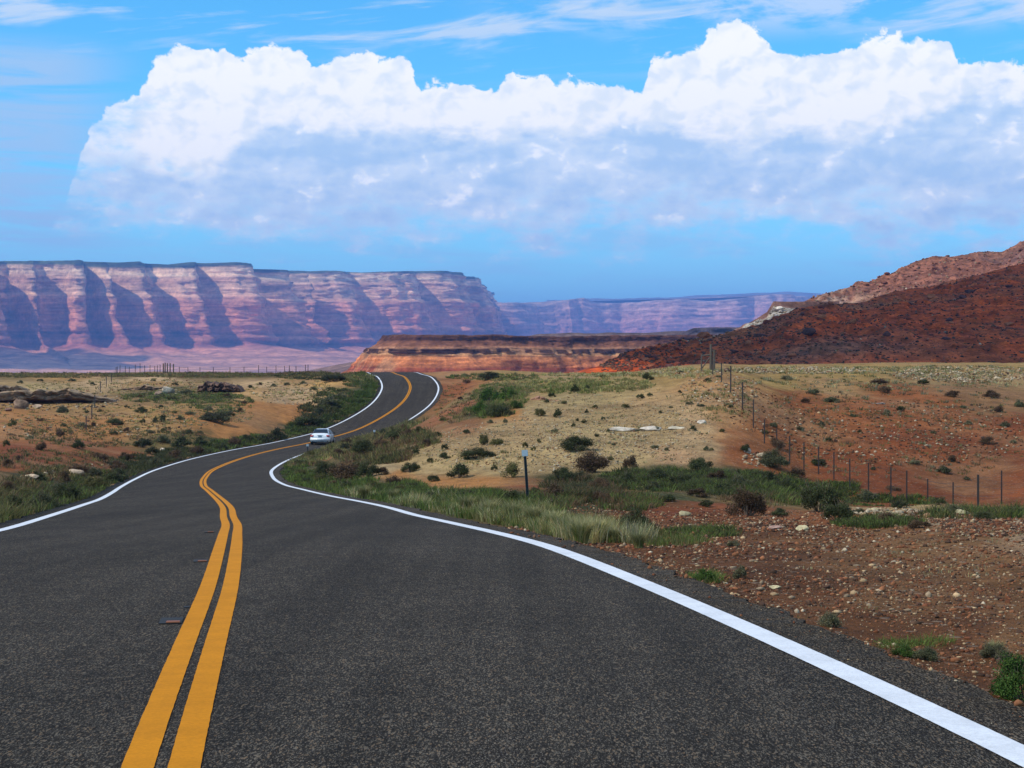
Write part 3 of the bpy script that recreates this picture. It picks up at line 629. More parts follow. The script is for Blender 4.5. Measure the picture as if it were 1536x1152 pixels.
# rocks
def ico(sub):
    bm = bmesh.new(); bmesh.ops.create_icosphere(bm, subdivisions=sub, radius=1)
    v = np.array([x.co[:] for x in bm.verts]); f = np.array([[q.index for q in p.verts] for p in bm.faces]); bm.free(); return v, f
def rock_verts(seed, sub=3, flat=.7, rough=.3):
    v, f = ico(sub); r = np.random.RandomState(seed)
    for _ in range(9):                                  # chop planes for angular faces
        n = r.normal(size=3); n /= np.linalg.norm(n); d = r.uniform(.5, .85); k = v@n; m_ = k > d
        v[m_] -= np.outer(k[m_]-d, n)*.9
    n_ = fbm(v[:, 0]*2+seed, v[:, 1]*2+v[:, 2]*1.7, 3, seed)
    v = v*(1+rough*n_[:, None]*.6); v[:, 2] *= flat; v *= np.array([1, r.uniform(.7, 1), 1]); return v, f
def stones(name, P, size, cols, m_, seed=5, nvar=8, flat=.6, label=None):
    """many loose stones as one uncountable mass"""
    r = np.random.RandomState(seed); base = [rock_verts(seed+i, 1, flat*(.7+.3*(i % 3)), .9) for i in range(nvar)]
    n = len(P); V = np.empty((n, len(base[0][0]), 3)); f0 = base[0][1]
    a = r.uniform(0, 2*pi, n); k = r.randint(0, nvar, n)
    B = np.stack([b[0] for b in base])[k]; ca, sa = np.cos(a)[:, None], np.sin(a)[:, None]
    el_ = r.uniform(.6, 1.3, n)[:, None]
    V[:, :, 0] = (B[:, :, 0]*ca-B[:, :, 1]*sa)*size[:, None]*el_; V[:, :, 1] = (B[:, :, 0]*sa+B[:, :, 1]*ca)*size[:, None]; V[:, :, 2] = B[:, :, 2]*size[:, None]
    V += P[:, None]; V[:, :, 2] += size[:, None]*.18
    Fc = (f0[None]+(np.arange(n)*B.shape[1])[:, None, None]).reshape(-1, 3)
    C = np.repeat(cols, B.shape[1], axis=0)
    return add(name, np_mesh(name, V.reshape(-1, 3), Fc, C), m_, kind='stuff', label=label)
M_STONE = rock_mat('loose_stone', 6, 40, 1, .5, .01, .3)
M_BOULD = rock_mat('boulder_rock', .8, 5, 1, .8, .1, .45)
PALS = np.array([(.18,.066,.032),(.27,.11,.05),(.45,.30,.16),(.33,.235,.145),(.08,.045,.03),(.56,.44,.29),(.16,.09,.055)])
def pal(n, w, r): return PALS[r.choice(len(PALS), n, p=np.array(w)/np.sum(w))]*r.uniform(.75, 1.2, (n, 1))
r_ = np.random.RandomState(77)
n = 60000; Yg = np.exp(r_.uniform(np.log(7.0), np.log(40), n)); ug = r_.uniform(760, 1680, n); Xg = (ug-768)/F*Yg
d_, rz_ = road_dist(Xg, Yg); keep = ((d_ > 4.1) | ((d_ > 3.72) & (r_.uniform(0, 1, n) < .06))) & (d_ < 30)
dens = sst(-.5, .4, fbm(Xg/1.2, Yg/1.2, 4, 301)+.25); keep &= (r_.uniform(0, 1, n) < dens*.9+.1)
Xg, Yg = Xg[keep], Yg[keep]; zg = ground_z(Xg, Yg); dk = d_[keep]; rk = rz_[keep]; zg = np.where(dk < 4.12, rk-.03, zg); sz = np.exp(r_.normal(np.log(.0070), .60, len(Xg)))*np.clip(Yg/12, .9, 2.0)
stones('gravel', np.c_[Xg, Yg, zg], np.clip(sz, .003, .045), pal(len(Xg), (6, 5, 2.2, 2, 4, .5, 4), r_)*.85, M_STONE, 5, label='loose red brown gravel strewn beside the right edge of the road')
# rubble banks and the stony slope, placed through picture patches
def patch(cu, cv_, ru, rv, n, r):
    a = r.uniform(0, 2*pi, n); q = np.sqrt(r.uniform(0, 1, n)); p = hit(cu+ru*q*np.cos(a), cv_+rv*q*np.sin(a))
    return p[~np.isnan(p[:, 0])]
def stone_patch(lst, w, seed, name='gravel', label=None):
    r = np.random.RandomState(seed); P = []; S_ = []
    for cu, cv_, ru, rv, n, a, b in lst:
        p = patch(cu, cv_, ru, rv, n, r); d, _ = road_dist(p[:, 0], p[:, 1]); p = p[np.abs(d) > 4.6]
        P.append(p); S_.append(np.exp(r.uniform(np.log(a), np.log(b), len(p))))
    P = np.concatenate(P); stones(name, P, np.concatenate(S_), pal(len(P), w, r)*.74, M_STONE, seed, label=label)
stone_patch([(1150,788,62,10,700,.012,.05),(1060,780,60,12,500,.01,.04),(890,770,50,9,300,.012,.04),(1480,790,70,16,1400,.012,.045),(1380,775,90,10,900,.012,.04),(1240,800,70,12,600,.01,.035),(960,790,50,10,300,.01,.035)], (6, 5, 1.6, 1.5, 5, .7, 4), 91, 'gravel', 'rusty and pale broken stones heaped on the low bank right of the verge grass')
stone_patch([(800,670,170,40,2600,.02,.075),(900,640,130,50,1800,.02,.075),(1010,650,60,45,800,.02,.075),(1140,690,26,10,70,.05,.16),(1320,768,60,6,260,.03,.10),(1450,562,110,12,900,.06,.18),(1200,556,130,5,500,.06,.16),(1020,558,60,5,150,.05,.14),(1080,585,60,25,500,.04,.12)], (.6, 1.5, 6, 4, .6, 6, .8), 93, 'gravel', 'pale gravel scattered over the slopes right of the road bend')
stone_patch([(1350,650,200,50,1500,.04,.12),(1150,620,60,30,300,.04,.11)], (3, 4, 3, 1.5, 4, 2, 3), 94, 'gravel', 'rusty stones scattered over the red slope behind the wire fence')
stone_patch([(80,600,110,16,500,.08,.30),(250,580,110,12,350,.08,.22),(150,640,160,20,400,.06,.18),(440,590,60,18,250,.08,.2),(130,705,60,10,120,.04,.14),(60,715,30,5,60,.05,.16)], (1, 2, 6, 3, 2, 4, 1), 95, 'gravel', 'pale and rusty stones scattered over the sunlit ground left of the road')

# single rocks
ROCKS = []
for i in range(7):
    v, f = rock_verts(700+i, 4, .62+.06*(i % 3), .3)
    ROCKS.append((v, f))
def rock_mesh(i, col, name='rock'):
    v, f = ROCKS[i % 7]; n = fbm(v[:, 0]*3+i, v[:, 2]*5, 4, 40+i)
    return np_mesh(name, v, f, np.clip(np.array(col)*(1+.35*n[:, None]), .01, .8))
RM = {}
def rock_at(name, p, s, col, i, rz, **k):
    key = (i % 7, col)
    if key not in RM: RM[key] = rock_mesh(i, col, 'rock')
    o = add(name, RM[key], M_BOULD if not len(RM[key].materials) else None, **k)
    o.location = p; o.scale = s; o.rotation_euler = (0, 0, rz); return o
def rock_px(u, v, w, h, col, i, label, name='rock', cat='rock', group=None, dep=.7):
    p = hit1(u, v); k = p[1]/F; rock_at(name, (p[0], p[1]+w*k*.3*dep, p[2]+h*k*.35), (w*k*.55, w*k*.5*dep, h*k*.95), col, i, random.uniform(-.4, .4), label=label, cat=cat, group=group)
CW = (.50, .42, .33); CY = (.50, .42, .24); CP = (.40, .31, .2)
rock_px(1026, 774, 20, 8, CY, 1, 'yellowish flat topped stone on the rusty bank right of the green shrub')
rock_px(1203, 797, 20, 9, CY, 2, 'tan wedge shaped stone at the right end of the rusty rubble bank')
rock_px(1165, 795, 22, 7, (.42,.26,.2), 3, 'long pinkish stone in the middle of the rusty rubble bank')
rock_px(1163, 884, 17, 6, CY, 4, 'small cream coloured flat stone on the dark gravel near the road edge')
rock_px(938, 648, 44, 8, CW, 5, 'largest whitish limestone slab set in the pale gravel slope')
rock_px(978, 646, 34, 7, CW, 0, 'whitish limestone slab just right of the largest slab on the gravel slope')
rock_px(1013, 644, 30, 5, (.5,.42,.3), 1, 'thin pale limestone slab at the right end of the row on the gravel slope')
rock_px(1052, 636, 14, 6, CW, 2, 'small bright white stone above the row of limestone slabs')
rock_px(1122, 680, 12, 9, CW, 3, 'pale rounded boulder left of the grey shrub by the fence line')
rock_px(1140, 686, 16, 8, CP, 6, 'tan boulder resting against the grey shrub by the fence line')
rock_px(1312, 768, 16, 6, (.55,.45,.25), 4, 'yellow stone on the pale mound below the wire fence')
rock_px(1445, 772, 20, 8, (.5,.42,.24), 5, 'yellow boulder among green brush below the last fence posts')
rock_px(1392, 776, 12, 7, (.42,.22,.12), 0, 'small orange stone left of the yellow boulder among green brush')
rock_px(28, 613, 24, 16, (.22,.14,.09), 1, 'brown rounded boulder below the left rock ledge', 'boulder', 'boulder')
rock_px(120, 604, 20, 9, (.50,.38,.26), 2, 'pale flat boulder below the right end of the left rock ledge', 'boulder', 'boulder')
rock_px(80, 603, 22, 6, (.50,.38,.26), 3, 'pale slab fallen in front of the middle of the left rock ledge')
rock_px(55, 613, 14, 7, (.42,.30,.2), 4, 'small tan boulder just right of the brown rounded boulder')
rock_px(252, 590, 18, 11, (.46,.36,.26), 5, 'pale boulder on the small rise between the two rock ledges', 'boulder', 'boulder')
rock_px(236, 592, 14, 6, (.3,.2,.14), 6, 'brown flat stone left of the pale boulder on the rise')
rock_px(46, 718, 26, 7, (.50,.36,.24), 0, 'orange tan slab in the green brush at the left edge of the picture')
rock_px(110, 712, 26, 9, (.50,.36,.24), 1, 'tan flat rock in the green brush left of the road')
rock_px(243, 676, 9, 4, CW, 2, 'small white stone in the brush left of the road')
rock_px(12, 617, 12, 5, (.2,.11,.08), 3, 'dark red stone at the far left below the ledge')
# long layered ledges
def ledge(u0, u1, vb, h, label, seed, cols):
    p0 = hit1(u0, vb); p1 = hit1(u1, vb); k = (p0[1]+p1[1])/2/F; n = 90; t = np.linspace(0, 1, n); rows = 26; V = []; C = []
    H = h*k*1.1
    for j in range(rows):
        z = j/(rows-1)
        prof = np.interp(z, [0, .22, .30, .55, .62, .9, 1], [.25, .1, 1.0, 1.15, .8, .95, .3])
        env = np.sin(np.clip(t, 0, 1)*pi)**.35
        o = prof*H*.75+fbm(t*7, t*0+z*1.5, 4, seed)*H*.7+(vn(t*26, t*0+np.floor(z*5), seed+3)-.5)*H*.45+fbm(t*60, t*0+z*14, 3, seed+4)*H*.18
        hh = H*env*(1+.35*fbm(t*6, t*0, 3, seed+7)+.25*(vn(t*22, t*0, seed+9)-.5))
        V.append(np.c_[p0[0]+(p1[0]-p0[0])*t, p0[1]+(p1[1]-p0[1])*t-o*env, (p0[2]+(p1[2]-p0[2])*t)-.25+hh*z])
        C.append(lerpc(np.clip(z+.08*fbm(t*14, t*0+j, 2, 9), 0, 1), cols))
    back = V[-1].copy(); back[:, 1] += H*2.2; back[:, 2] -= H*.15; V.append(back); C.append(C[-1])
    back = back.copy(); back[:, 1] += H*2; back[:, 2] -= H*1.2; V.append(back); C.append(C[-1])
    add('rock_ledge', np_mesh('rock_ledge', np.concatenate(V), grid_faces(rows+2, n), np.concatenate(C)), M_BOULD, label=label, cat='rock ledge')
LC = [(0, (.10,.05,.03)), (.3, (.13,.07,.045)), (.5, (.24,.15,.09)), (.7, (.17,.10,.06)), (1, (.30,.20,.12))]  # low stops darkened: shade under the overhang put into the rock colour
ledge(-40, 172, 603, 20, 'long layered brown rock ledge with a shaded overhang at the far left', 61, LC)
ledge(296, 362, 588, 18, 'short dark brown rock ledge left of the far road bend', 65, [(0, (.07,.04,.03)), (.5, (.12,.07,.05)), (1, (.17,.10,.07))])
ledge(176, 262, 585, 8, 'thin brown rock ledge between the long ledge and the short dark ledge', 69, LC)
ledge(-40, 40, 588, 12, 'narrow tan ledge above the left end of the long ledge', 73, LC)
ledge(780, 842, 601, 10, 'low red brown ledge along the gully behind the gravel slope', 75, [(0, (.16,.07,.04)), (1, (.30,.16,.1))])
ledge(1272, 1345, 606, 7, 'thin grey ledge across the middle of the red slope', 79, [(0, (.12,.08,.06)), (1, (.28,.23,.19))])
# boulders on the hills
def hill_boulders(seed, n, tr, ur, sz, cols, name, label, group, r, unif=True):
    u, t, X, Y, Z = HILLS[seed]; done = 0
    for q in range(n):
        ti = r.uniform(*tr); ui = r.uniform(*ur); i = int(np.searchsorted(t, ti)); j = int(np.searchsorted(u, ui))
        i = min(i, len(t)-1); j = min(j, len(u)-1); s_ = np.exp(r.uniform(np.log(sz[0]), np.log(sz[1])))
        c_ = cols[r.randint(len(cols))]
        rock_at(name, (X[i, j], Y[i, j], Z[i, j]+s_*.18), (s_*r.uniform(.9, 1.5), s_, s_*r.uniform(.8, 1.2)), c_, r.randint(7), r.uniform(0, 6.28), label=label, cat='boulder', group=group)
rb = np.random.RandomState(31)
hill_boulders(100, 100, (.05, .95), (960, 1536), (.35, 1.35), [(.20,.05,.025),(.10,.04,.03),(.34,.10,.04)], 'boulder', 'dark rusty boulder lying on the near red hillside', 'boulders on the near red hillside', rb)
hill_boulders(170, 60, (.2, .88), (1110, 1172), (.5, 1.3), [(.50,.42,.34),(.34,.27,.21),(.20,.15,.12)], 'boulder', 'pale broken block tumbled below the flat ledge left of the red hill', 'pale blocks below the flat ledge', rb)
hill_boulders(140, 40, (.75, 1.0), (1290, 1536), (.5, 1.5), [(.16,.06,.035),(.28,.11,.06)], 'boulder', 'red brown boulder on the upper part of the far red hill', 'boulders on the far red hill', rb)
for sd_, n_, tr, ur, w_ in ((100, 7000, (.0, 1.0), (900, 1540), (4, 2, .04, .1, 6, .03, 3)), (170, 1200, (.1, .9), (1100, 1180), (.5, 1, 4, 4, 1, 3, 1)), (140, 2500, (.1, 1.0), (1190, 1540), (4, 4, 2, 2, 2, .5, 1))):
    u, t, X, Y, Z = HILLS[sd_]; ti = rb.uniform(*tr, n_); ui = rb.uniform(*ur, n_)
    i = np.clip(np.searchsorted(t, ti), 0, len(t)-1); j = np.clip(np.searchsorted(u, ui), 0, len(u)-1)
    stones('rubble', np.c_[X[i, j], Y[i, j], Z[i, j]], np.exp(rb.uniform(np.log(.12), np.log(.5 if sd_ != 140 else .8), n_)), pal(n_, w_, rb)*(.85 if sd_ == 100 else .8), M_STONE, 200+sd_, label='rubble of broken rock covering the red hills')

# ------------------------------------------------------------------ plants
def foliage_mat(name, rough=.8, trans=.25):
    m, gg, b = mat(name); b.inputs['Roughness'].default_value = rough; b.inputs['Specular IOR Level'].default_value = 0.15
    C = attr(gg); oi = gg.new('ShaderNodeObjectInfo'); rnd = E_(gg, oi.outputs['Random'])
    P = E_(gg, gg.new('ShaderNodeNewGeometry').outputs['Position'])
    n = gg.noise(P, 2.5, 3, .6)
    c_ = gg.scale(C, (rnd*.5+.75)*(n*.8+.6)); gg.put(b.inputs['Base Color'], c_)
    tr = gg.new('ShaderNodeBsdfTranslucent'); gg.put(tr.inputs[0], c_); mx = gg.new('ShaderNodeMixShader'); mx.inputs[0].default_value = trans
    gg.l.new(b.outputs[0], mx.inputs[1]); gg.l.new(tr.outputs[0], mx.inputs[2])
    gg.l.new(mx.outputs[0], gg.n['Material Output'].inputs[0]); return m
M_LEAF = foliage_mat('shrub_leaves'); M_GRASS = foliage_mat('grass_blades', .7, .35)
M_STEM = simple('shrub_stem', (.14, .095, .06), .9, var=.3)
KINDS = {'sage': ((.15,.135,.070), .55), 'dark': ((.055,.062,.024), .6), 'brown': ((.105,.065,.036), .6), 'olive': ((.10,.092,.032), .55), 'bright': ((.060,.105,.020), .55), 'greygreen': ((.095,.095,.046), .5)}
def shrub_geo(seed, kind, nleaf, leaf, flatk=1.0):
    r = np.random.RandomState(seed); col, hh = KINDS[kind]; nc = r.randint(12, 22)
    a = r.uniform(0, 2*pi, nc); q = np.sqrt(r.uniform(0.02, 1, nc))*.36; z = (1-(q/.42)**2)*r.uniform(.45, .92, nc)*hh*flatk
    cc = np.c_[q*np.cos(a), q*np.sin(a), np.clip(z, .10, None)]; cr_ = r.uniform(.09, .19, nc)
    k = r.randint(0, nc, nleaf); d = r.normal(size=(nleaf, 3)); d /= np.linalg.norm(d, axis=1)[:, None]
    rad = cr_[k]*r.uniform(.1, 1.35, nleaf)**.7
    P = cc[k]+d*rad[:, None]*np.array((1, 1, .9)); P[:, 2] = np.abs(P[:, 2])*.98+.005
    nrm = d*.6+r.normal(size=(nleaf, 3))*.6+np.array((0, 0, .2)); nrm /= np.linalg.norm(nrm, axis=1)[:, None]
    t1 = np.cross(nrm, r.normal(size=(nleaf, 3))); t1 /= np.linalg.norm(t1, axis=1)[:, None]+1e-9; t2 = np.cross(nrm, t1)
    L = leaf*r.uniform(.6, 1.5, nleaf)[:, None]; Wd = L*.38
    V = np.stack([P-t1*L*.5, P+t2*Wd, P+t1*L*.5, P-t2*Wd], 1).reshape(-1, 3)
    Fc = np.arange(nleaf*4).reshape(-1, 4)
    cl = np.array(col)*r.uniform(.7, 1.35, (nc, 1))[k]*r.uniform(.7, 1.4, (nleaf, 1))*(1+r.normal(size=(nleaf, 3))*.06)
    stems = [tube((r.normal()*.02, r.normal()*.02, -.06), c_, .016, .004, 4) for c_ in cc]
    for _ in range(nc*3):
        c_ = cc[r.randint(nc)]; e = c_*1.08+r.normal(size=3)*.11+np.array((0, 0, .10)); stems.append(tube(c_*.6, e, .007, .002, 3))
    return V, Fc, np.clip(np.repeat(cl, 4, axis=0), .004, .6), stems
SH = {}
def shrub_meshes(kind, var, lod):
    key = (kind, var, lod)
    if key not in SH:
        n, lf = {0: (9000, .026), 1: (2600, .045), 2: (700, .075)}[lod]
        V, Fc, C, st = shrub_geo(abs(hash(kind)) % 1 + 400+var*13+list(KINDS).index(kind)*101, kind, n, lf)
        fo = np_mesh('foliage', V, Fc, C); fo.materials.append(M_LEAF)
        sm = joined('stem', st); sm.materials.append(M_STEM); SH[key] = (fo, sm)
    return SH[key]
n_shrub = [0]
def shrub(u, v, w, h, kind, label, group=None, cat='shrub', name='desert_shrub'):
    p = hit1(u, v)
    if np.isnan(p[0]): return
    d, _ = road_dist(p[0], p[1])
    k = p[1]/F; Wm = w*k; Hm = h*k
    if abs(d[0]) < 4.25+Wm*.12: p[0] += np.sign(d[0])*(4.25+Wm*.12-abs(d[0])); p[2] = ground_z(p[0], p[1])[0]
    var = random.randrange(5); lod = 0 if max(w, h) > 38 else 1 if max(w, h) > 16 else 2
    fo, sm = shrub_meshes(kind, var, lod); rz = random.uniform(0, 6.28)
    sc = (Wm/.92, Wm/.92*random.uniform(.8, 1.0), Hm/(.62 if kind != 'sage' else .6))
    if lod < 2:
        e = empty(name, p, rz, label=label, cat=cat, group=group); e.scale = sc
        o = bpy.data.objects.new('foliage', fo); COL.objects.link(o); o.parent = e
        o = bpy.data.objects.new('stem', sm); COL.objects.link(o); o.parent = e
    else:
        o = bpy.data.objects.new(name, fo); COL.objects.link(o); o.location = p; o.rotation_euler = (0, 0, rz); o.scale = sc
        tag(o, label, cat, group)
    n_shrub[0] += 1
BIG = [
 (1536,1050,96,80,'bright','rounded dark green shrub at the right edge of the picture beside the road shoulder'),
 (715,687,58,17,'dark','low wide dark shrub near the left foot of the pale gravel slope'),
 (687,717,36,26,'dark','dark rounded shrub at the foot of the gravel slope left of the roadside marker post'),
 (868,676,64,26,'dark','largest dark green shrub halfway up the pale gravel slope'),
 (888,708,68,34,'brown','brownish shrub just below the largest dark shrub on the gravel slope'),
 (1052,708,48,27,'dark','round green shrub where the red slope meets the green wash'),
 (836,626,16,14,'dark','small dark shrub high on the pale slope, right of a slightly lower one'),
 (810,624,22,14,'olive','small olive shrub near the upper edge of the pale slope'),
 (945,708,26,30,'brown','dry brown upright shrub left of the round green shrub'),
 (769,716,32,24,'olive','olive brown shrub directly behind the top of the roadside marker post'),
 (843,724,54,24,'dark','dark bushy shrub just right of the roadside marker post'),
 (725,667,18,22,'olive','spindly olive shrub on the left part of the pale slope'),
 (745,667,24,13,'olive','low green shrub right of the spindly olive shrub'),
 (832,649,14,8,'sage','pale grey shrub in the middle of the gravel slope'),
 (862,588,16,12,'dark','dark shrub on the skyline of the gravel ridge'),
 (735,605,36,26,'bright','bright green bush at the left of the gully behind the ridge'),
 (762,600,34,24,'bright','bright green bush at the right of the gully behind the ridge'),
 (748,624,48,22,'dark','darker green bush lowest in the gully behind the ridge'),
 (720,618,26,20,'bright','green bush at the left foot of the gully'),
 (775,612,22,14,'bright','small green bush on the right side of the gully'),
 (736,569,44,12,'dark','dark green bush in front of the banded mesa'),
 (972,570,20,13,'dark','dark bush on the flat field left of the fence corner'),
 (770,754,38,24,'dark','dark green bush just behind the foot of the roadside marker post'),
 (830,755,38,34,'brown','grey brown bush right of the roadside marker post'),
 (865,740,44,26,'greygreen','grey green bush second to the right of the roadside marker post'),
 (952,802,64,46,'dark','large olive green bush standing behind the pale bunchgrass'),
 (1230,768,68,52,'dark','tallest dark green bush below the fence on the right'),
 (1256,780,56,32,'dark','lower bush in front of the tallest dark bush on the right'),
 (1122,774,66,44,'brown','large brown green bush behind the rusty rubble bank'),
 (1160,700,56,32,'greygreen','grey green bush at the bend of the wire fence'),
 (1118,678,18,15,'dark','small dark green bush left of the grey green bush at the fence bend'),
 (1166,672,26,20,'brown','brown bush against the fence above the grey green bush'),
 (1408,757,28,13,'dark','low green bush at the foot of the wire fence'),
 (1245,940,36,26,'sage','small grey green tuft alone on the gravel beside the road shoulder'),
 (1058,872,38,22,'bright','low green tuft on the dark gravel right of the white line'),
 (1112,868,26,24,'sage','dry grey tuft right of the low green tuft on the dark gravel'),
 (1350,984,44,20,'bright','low bright green tuft beside the road shoulder'),
 (1388,990,46,24,'greygreen','dull green tuft right of the bright one beside the road shoulder'),
 (1492,988,50,28,'sage','pale dry tuft left of the rounded shrub at the right edge'),
 (1100,820,22,12,'sage','faint dry tuft on gravel above the dry grey tuft'),
 (518,722,60,32,'brown','wide dark scrub bush on the bank inside the near curve'),
 (552,716,40,28,'dark','dark bush at the right end of the bank inside the near curve'),
 (490,712,40,24,'dark','dark bush at the left end of the bank inside the near curve'),
 (550,682,48,28,'dark','dark bush right of the white car across the bank'),
 (592,660,32,20,'dark','dark bush at the start of the far right edge line'),
 (466,688,24,14,'olive','olive bush at the tip of the bank just below the white car'),
 (614,708,32,18,'dark','dark shrub at the left foot of the pale slope'),
 (431,660,36,20,'dark','rounded green bush left of the white car'),
 (397,664,28,15,'dark','low bush second to the left of the white car'),
 (462,640,54,24,'dark','wide green bush above the white car beside the left edge line'),
 (500,572,50,13,'dark','dark bush on the skyline left of the far bend'),
 (492,608,36,16,'greygreen','grey green bush on the pale bank left of the far bend'),
 (324,634,58,24,'greygreen','largest grey green bush on the sunlit slope left of the road'),
 (246,633,15,14,'dark','upright dark shrub in the middle of the sunlit slope on the left'),
 (212,619,22,10,'dark','dark shrub above and left of the upright one on the left slope'),
 (172,637,30,12,'dark','low wide shrub left of the upright one on the left slope'),
 (94,619,22,13,'greygreen','grey shrub below the long rock ledge'),
 (283,651,13,9,'dark','small dark shrub at the foot of the left slope near the orange ground'),
 (213,671,34,17,'dark','dark bush at the left end of the roadside brush row'),
 (272,671,36,17,'dark','dark bush in the middle of the roadside brush row'),
 (56,722,32,16,'dark','dark bush behind the orange tan slab on the left'),
 (94,722,24,18,'brown','brown bush right of the orange tan slab on the left'),
 (200,720,36,20,'dark','dark bush nearest the left edge line halfway down'),
 (118,673,22,15,'dark','dark bush on the red soil at the left'),
 (62,675,22,16,'brown','brown bush left of the dark one on the red soil'),
 (117,710,36,16,'brown','wide brown bush behind the green roadside brush'),
 (1480,779,40,14,'dark','low dark bush below the last fence posts'),
]
for b in BIG: shrub(*b[:6])
def many(lst, kind_w, label, group, seed):
    random.seed(seed)
    for u, v, w, h in lst: shrub(u, v, w, h, random.choice(kind_w), label, group)
many([(1220,591,26,10),(1248,603,30,10),(1327,589,22,11),(1330,623,16,11),(1208,604,18,8),(1430,595,28,10),(1487,596,30,12),(1528,610,20,13),(1497,618,22,11),(1508,640,18,10),(1481,665,30,11),(1427,692,20,11),(1415,709,26,12),(1228,698,26,13),(1452,637,16,8),(1319,576,32,9),(1384,576,22,9),(1352,616,18,8),(1232,638,14,8),(1200,645,14,7),(1243,662,12,9),(1372,696,20,8),(1290,650,10,6),(1400,650,12,6),(1340,735,26,9),(1310,705,12,7),(1450,720,14,7),(1520,665,14,7),(1278,625,12,6),(1160,640,18,9),(1180,570,20,9),(1445,612,12,7)],
     ['greygreen','brown','dark','sage','greygreen'], 'small low shrub dotted over the red slope behind the wire fence', 'shrubs on the red slope behind the fence', 5)
many([(700,650,16,8),(624,682,14,14),(645,694,14,10),(667,675,13,12),(668,688,18,12),(622,704,18,13),(800,676,10,9),(788,672,12,10),(808,664,8,7),(860,640,9,6),(876,635,10,7),(880,620,8,7),(893,612,10,7),(866,632,7,6),(905,630,8,6),(895,655,9,7),(912,648,8,5),(938,612,16,8),(960,598,16,9),(975,594,12,7),(985,645,10,7),(982,673,14,9),(1000,676,10,7),(1040,646,12,10),(1060,676,12,8),(1068,676,8,6),(1034,607,16,7),(1051,610,16,7),(920,668,8,6),(820,604,10,8),(846,606,10,7),(735,635,12,7),(758,634,9,8),(700,690,12,8),(742,705,14,9),(916,690,10,8),(880,584,12,8),(828,596,14,9),(1020,560,12,6),(905,566,12,6),(1083,648,10,7),(1096,612,12,6),(1148,652,14,9),(1062,572,12,6),(1078,566,10,5),(990,620,8,5),(1006,612,8,5),(1020,590,8,5)],
     ['dark','dark','olive','greygreen'], 'small dark shrub dotted over the pale gravel slope', 'small shrubs on the gravel slope', 6)
many([(233,634,10,13),(214,635,11,10),(262,620,10,6),(240,612,12,6),(190,612,10,6),(150,618,9,6),(140,640,10,9),(122,640,16,9),(95,640,12,8),(60,632,12,7),(20,640,16,14),(10,670,16,12),(45,660,16,9),(90,655,18,11),(88,648,9,6),(170,652,14,8),(190,648,14,8),(130,620,9,6),(225,650,12,7),(246,648,14,7),(300,650,10,7),(270,630,14,8),(284,622,16,8),(312,616,18,9),(345,624,20,10),(360,618,12,7),(376,582,10,6),(390,578,9,5),(411,580,12,6),(340,596,14,7),(366,606,12,6),(430,578,12,6),(455,576,12,6),(470,586,14,8),(512,596,18,9),(505,612,18,9),(480,620,18,10),(448,636,16,9),(20,605,14,8),(140,578,12,6),(108,572,14,6),(60,572,12,5),(30,575,12,6),(230,572,10,5),(262,578,12,6),(280,590,20,8),(258,600,16,7),(235,598,14,6),(210,596,12,5),(12,700,20,13),(30,690,16,9)],
     ['dark','brown','greygreen','sage','olive'], 'small shrub scattered over the sunlit ground left of the road', 'shrubs scattered left of the road', 7)
many([(142,733,40,22),(170,725,36,20),(232,700,32,18),(262,690,30,17),(296,682,28,15),(330,675,26,14),(352,668,26,14),(372,662,26,13),(20,775,60,34),(62,765,56,32),(100,752,50,28),(30,748,44,24),(72,742,44,24),(5,740,40,22),(140,715,34,18),(176,705,30,16),(228,682,26,14),(244,664,28,14),(300,668,26,14),(150,690,26,14),(190,690,26,14),(-5,795,60,30)],
     ['dark','olive','dark','brown','greygreen'], 'dark green bush in the brush lining the left side of the near road', 'roadside bushes on the left', 8)
many([(900,735,40,20),(940,728,36,20),(985,722,40,20),(1020,728,40,22),(1075,722,36,20),(1110,730,40,20),(1150,722,36,20),(1180,735,36,20),(1195,715,30,16),(905,752,40,20),(1000,752,30,14),(1045,745,36,16),(1085,738,36,16),(870,718,30,14),(1300,748,36,16),(1330,785,44,18),(1380,792,40,14),(1430,770,36,16),(1525,772,36,14),(1290,770,20,10),(1350,762,30,14),(980,735,30,16),(1060,760,24,12),(1170,775,30,14),(800,745,30,18),(620,735,26,14),(590,728,30,16),(650,722,24,12)],
     ['dark','greygreen','dark','brown'], 'dark green bush in the brushy wash at the foot of the slopes', 'bushes in the green wash', 9)
many([(600,742,30,18),(640,752,34,18),(672,758,28,15),(560,738,34,20),(520,736,30,16),(700,752,36,20),(745,764,34,20),(812,774,34,20),(850,786,28,18),(905,792,34,20),(980,800,30,16),(1010,806,24,12),(480,722,30,16),(450,712,22,12)],
     ['olive','dark','greygreen','olive'], 'olive bush growing in the verge grass on the inside of the near curve', 'bushes in the verge grass', 12)
many([(520,676,24,14),(508,684,22,12),(570,672,26,16),(610,655,24,14),(628,650,20,12),(575,694,26,14),(600,684,24,12),(640,668,20,10),(655,655,16,9),(480,700,22,12),(445,700,20,10),(535,704,30,16),(572,712,26,14),(460,725,22,10),(500,730,22,10),(700,575,16,8),(690,600,12,6),(665,632,14,8),(560,662,20,10)],
     ['dark','brown','olive','brown'], 'scrubby bush on the bank hiding the right side of the road', 'bushes on the bank inside the curve', 10)
print('shrubs', n_shrub[0])
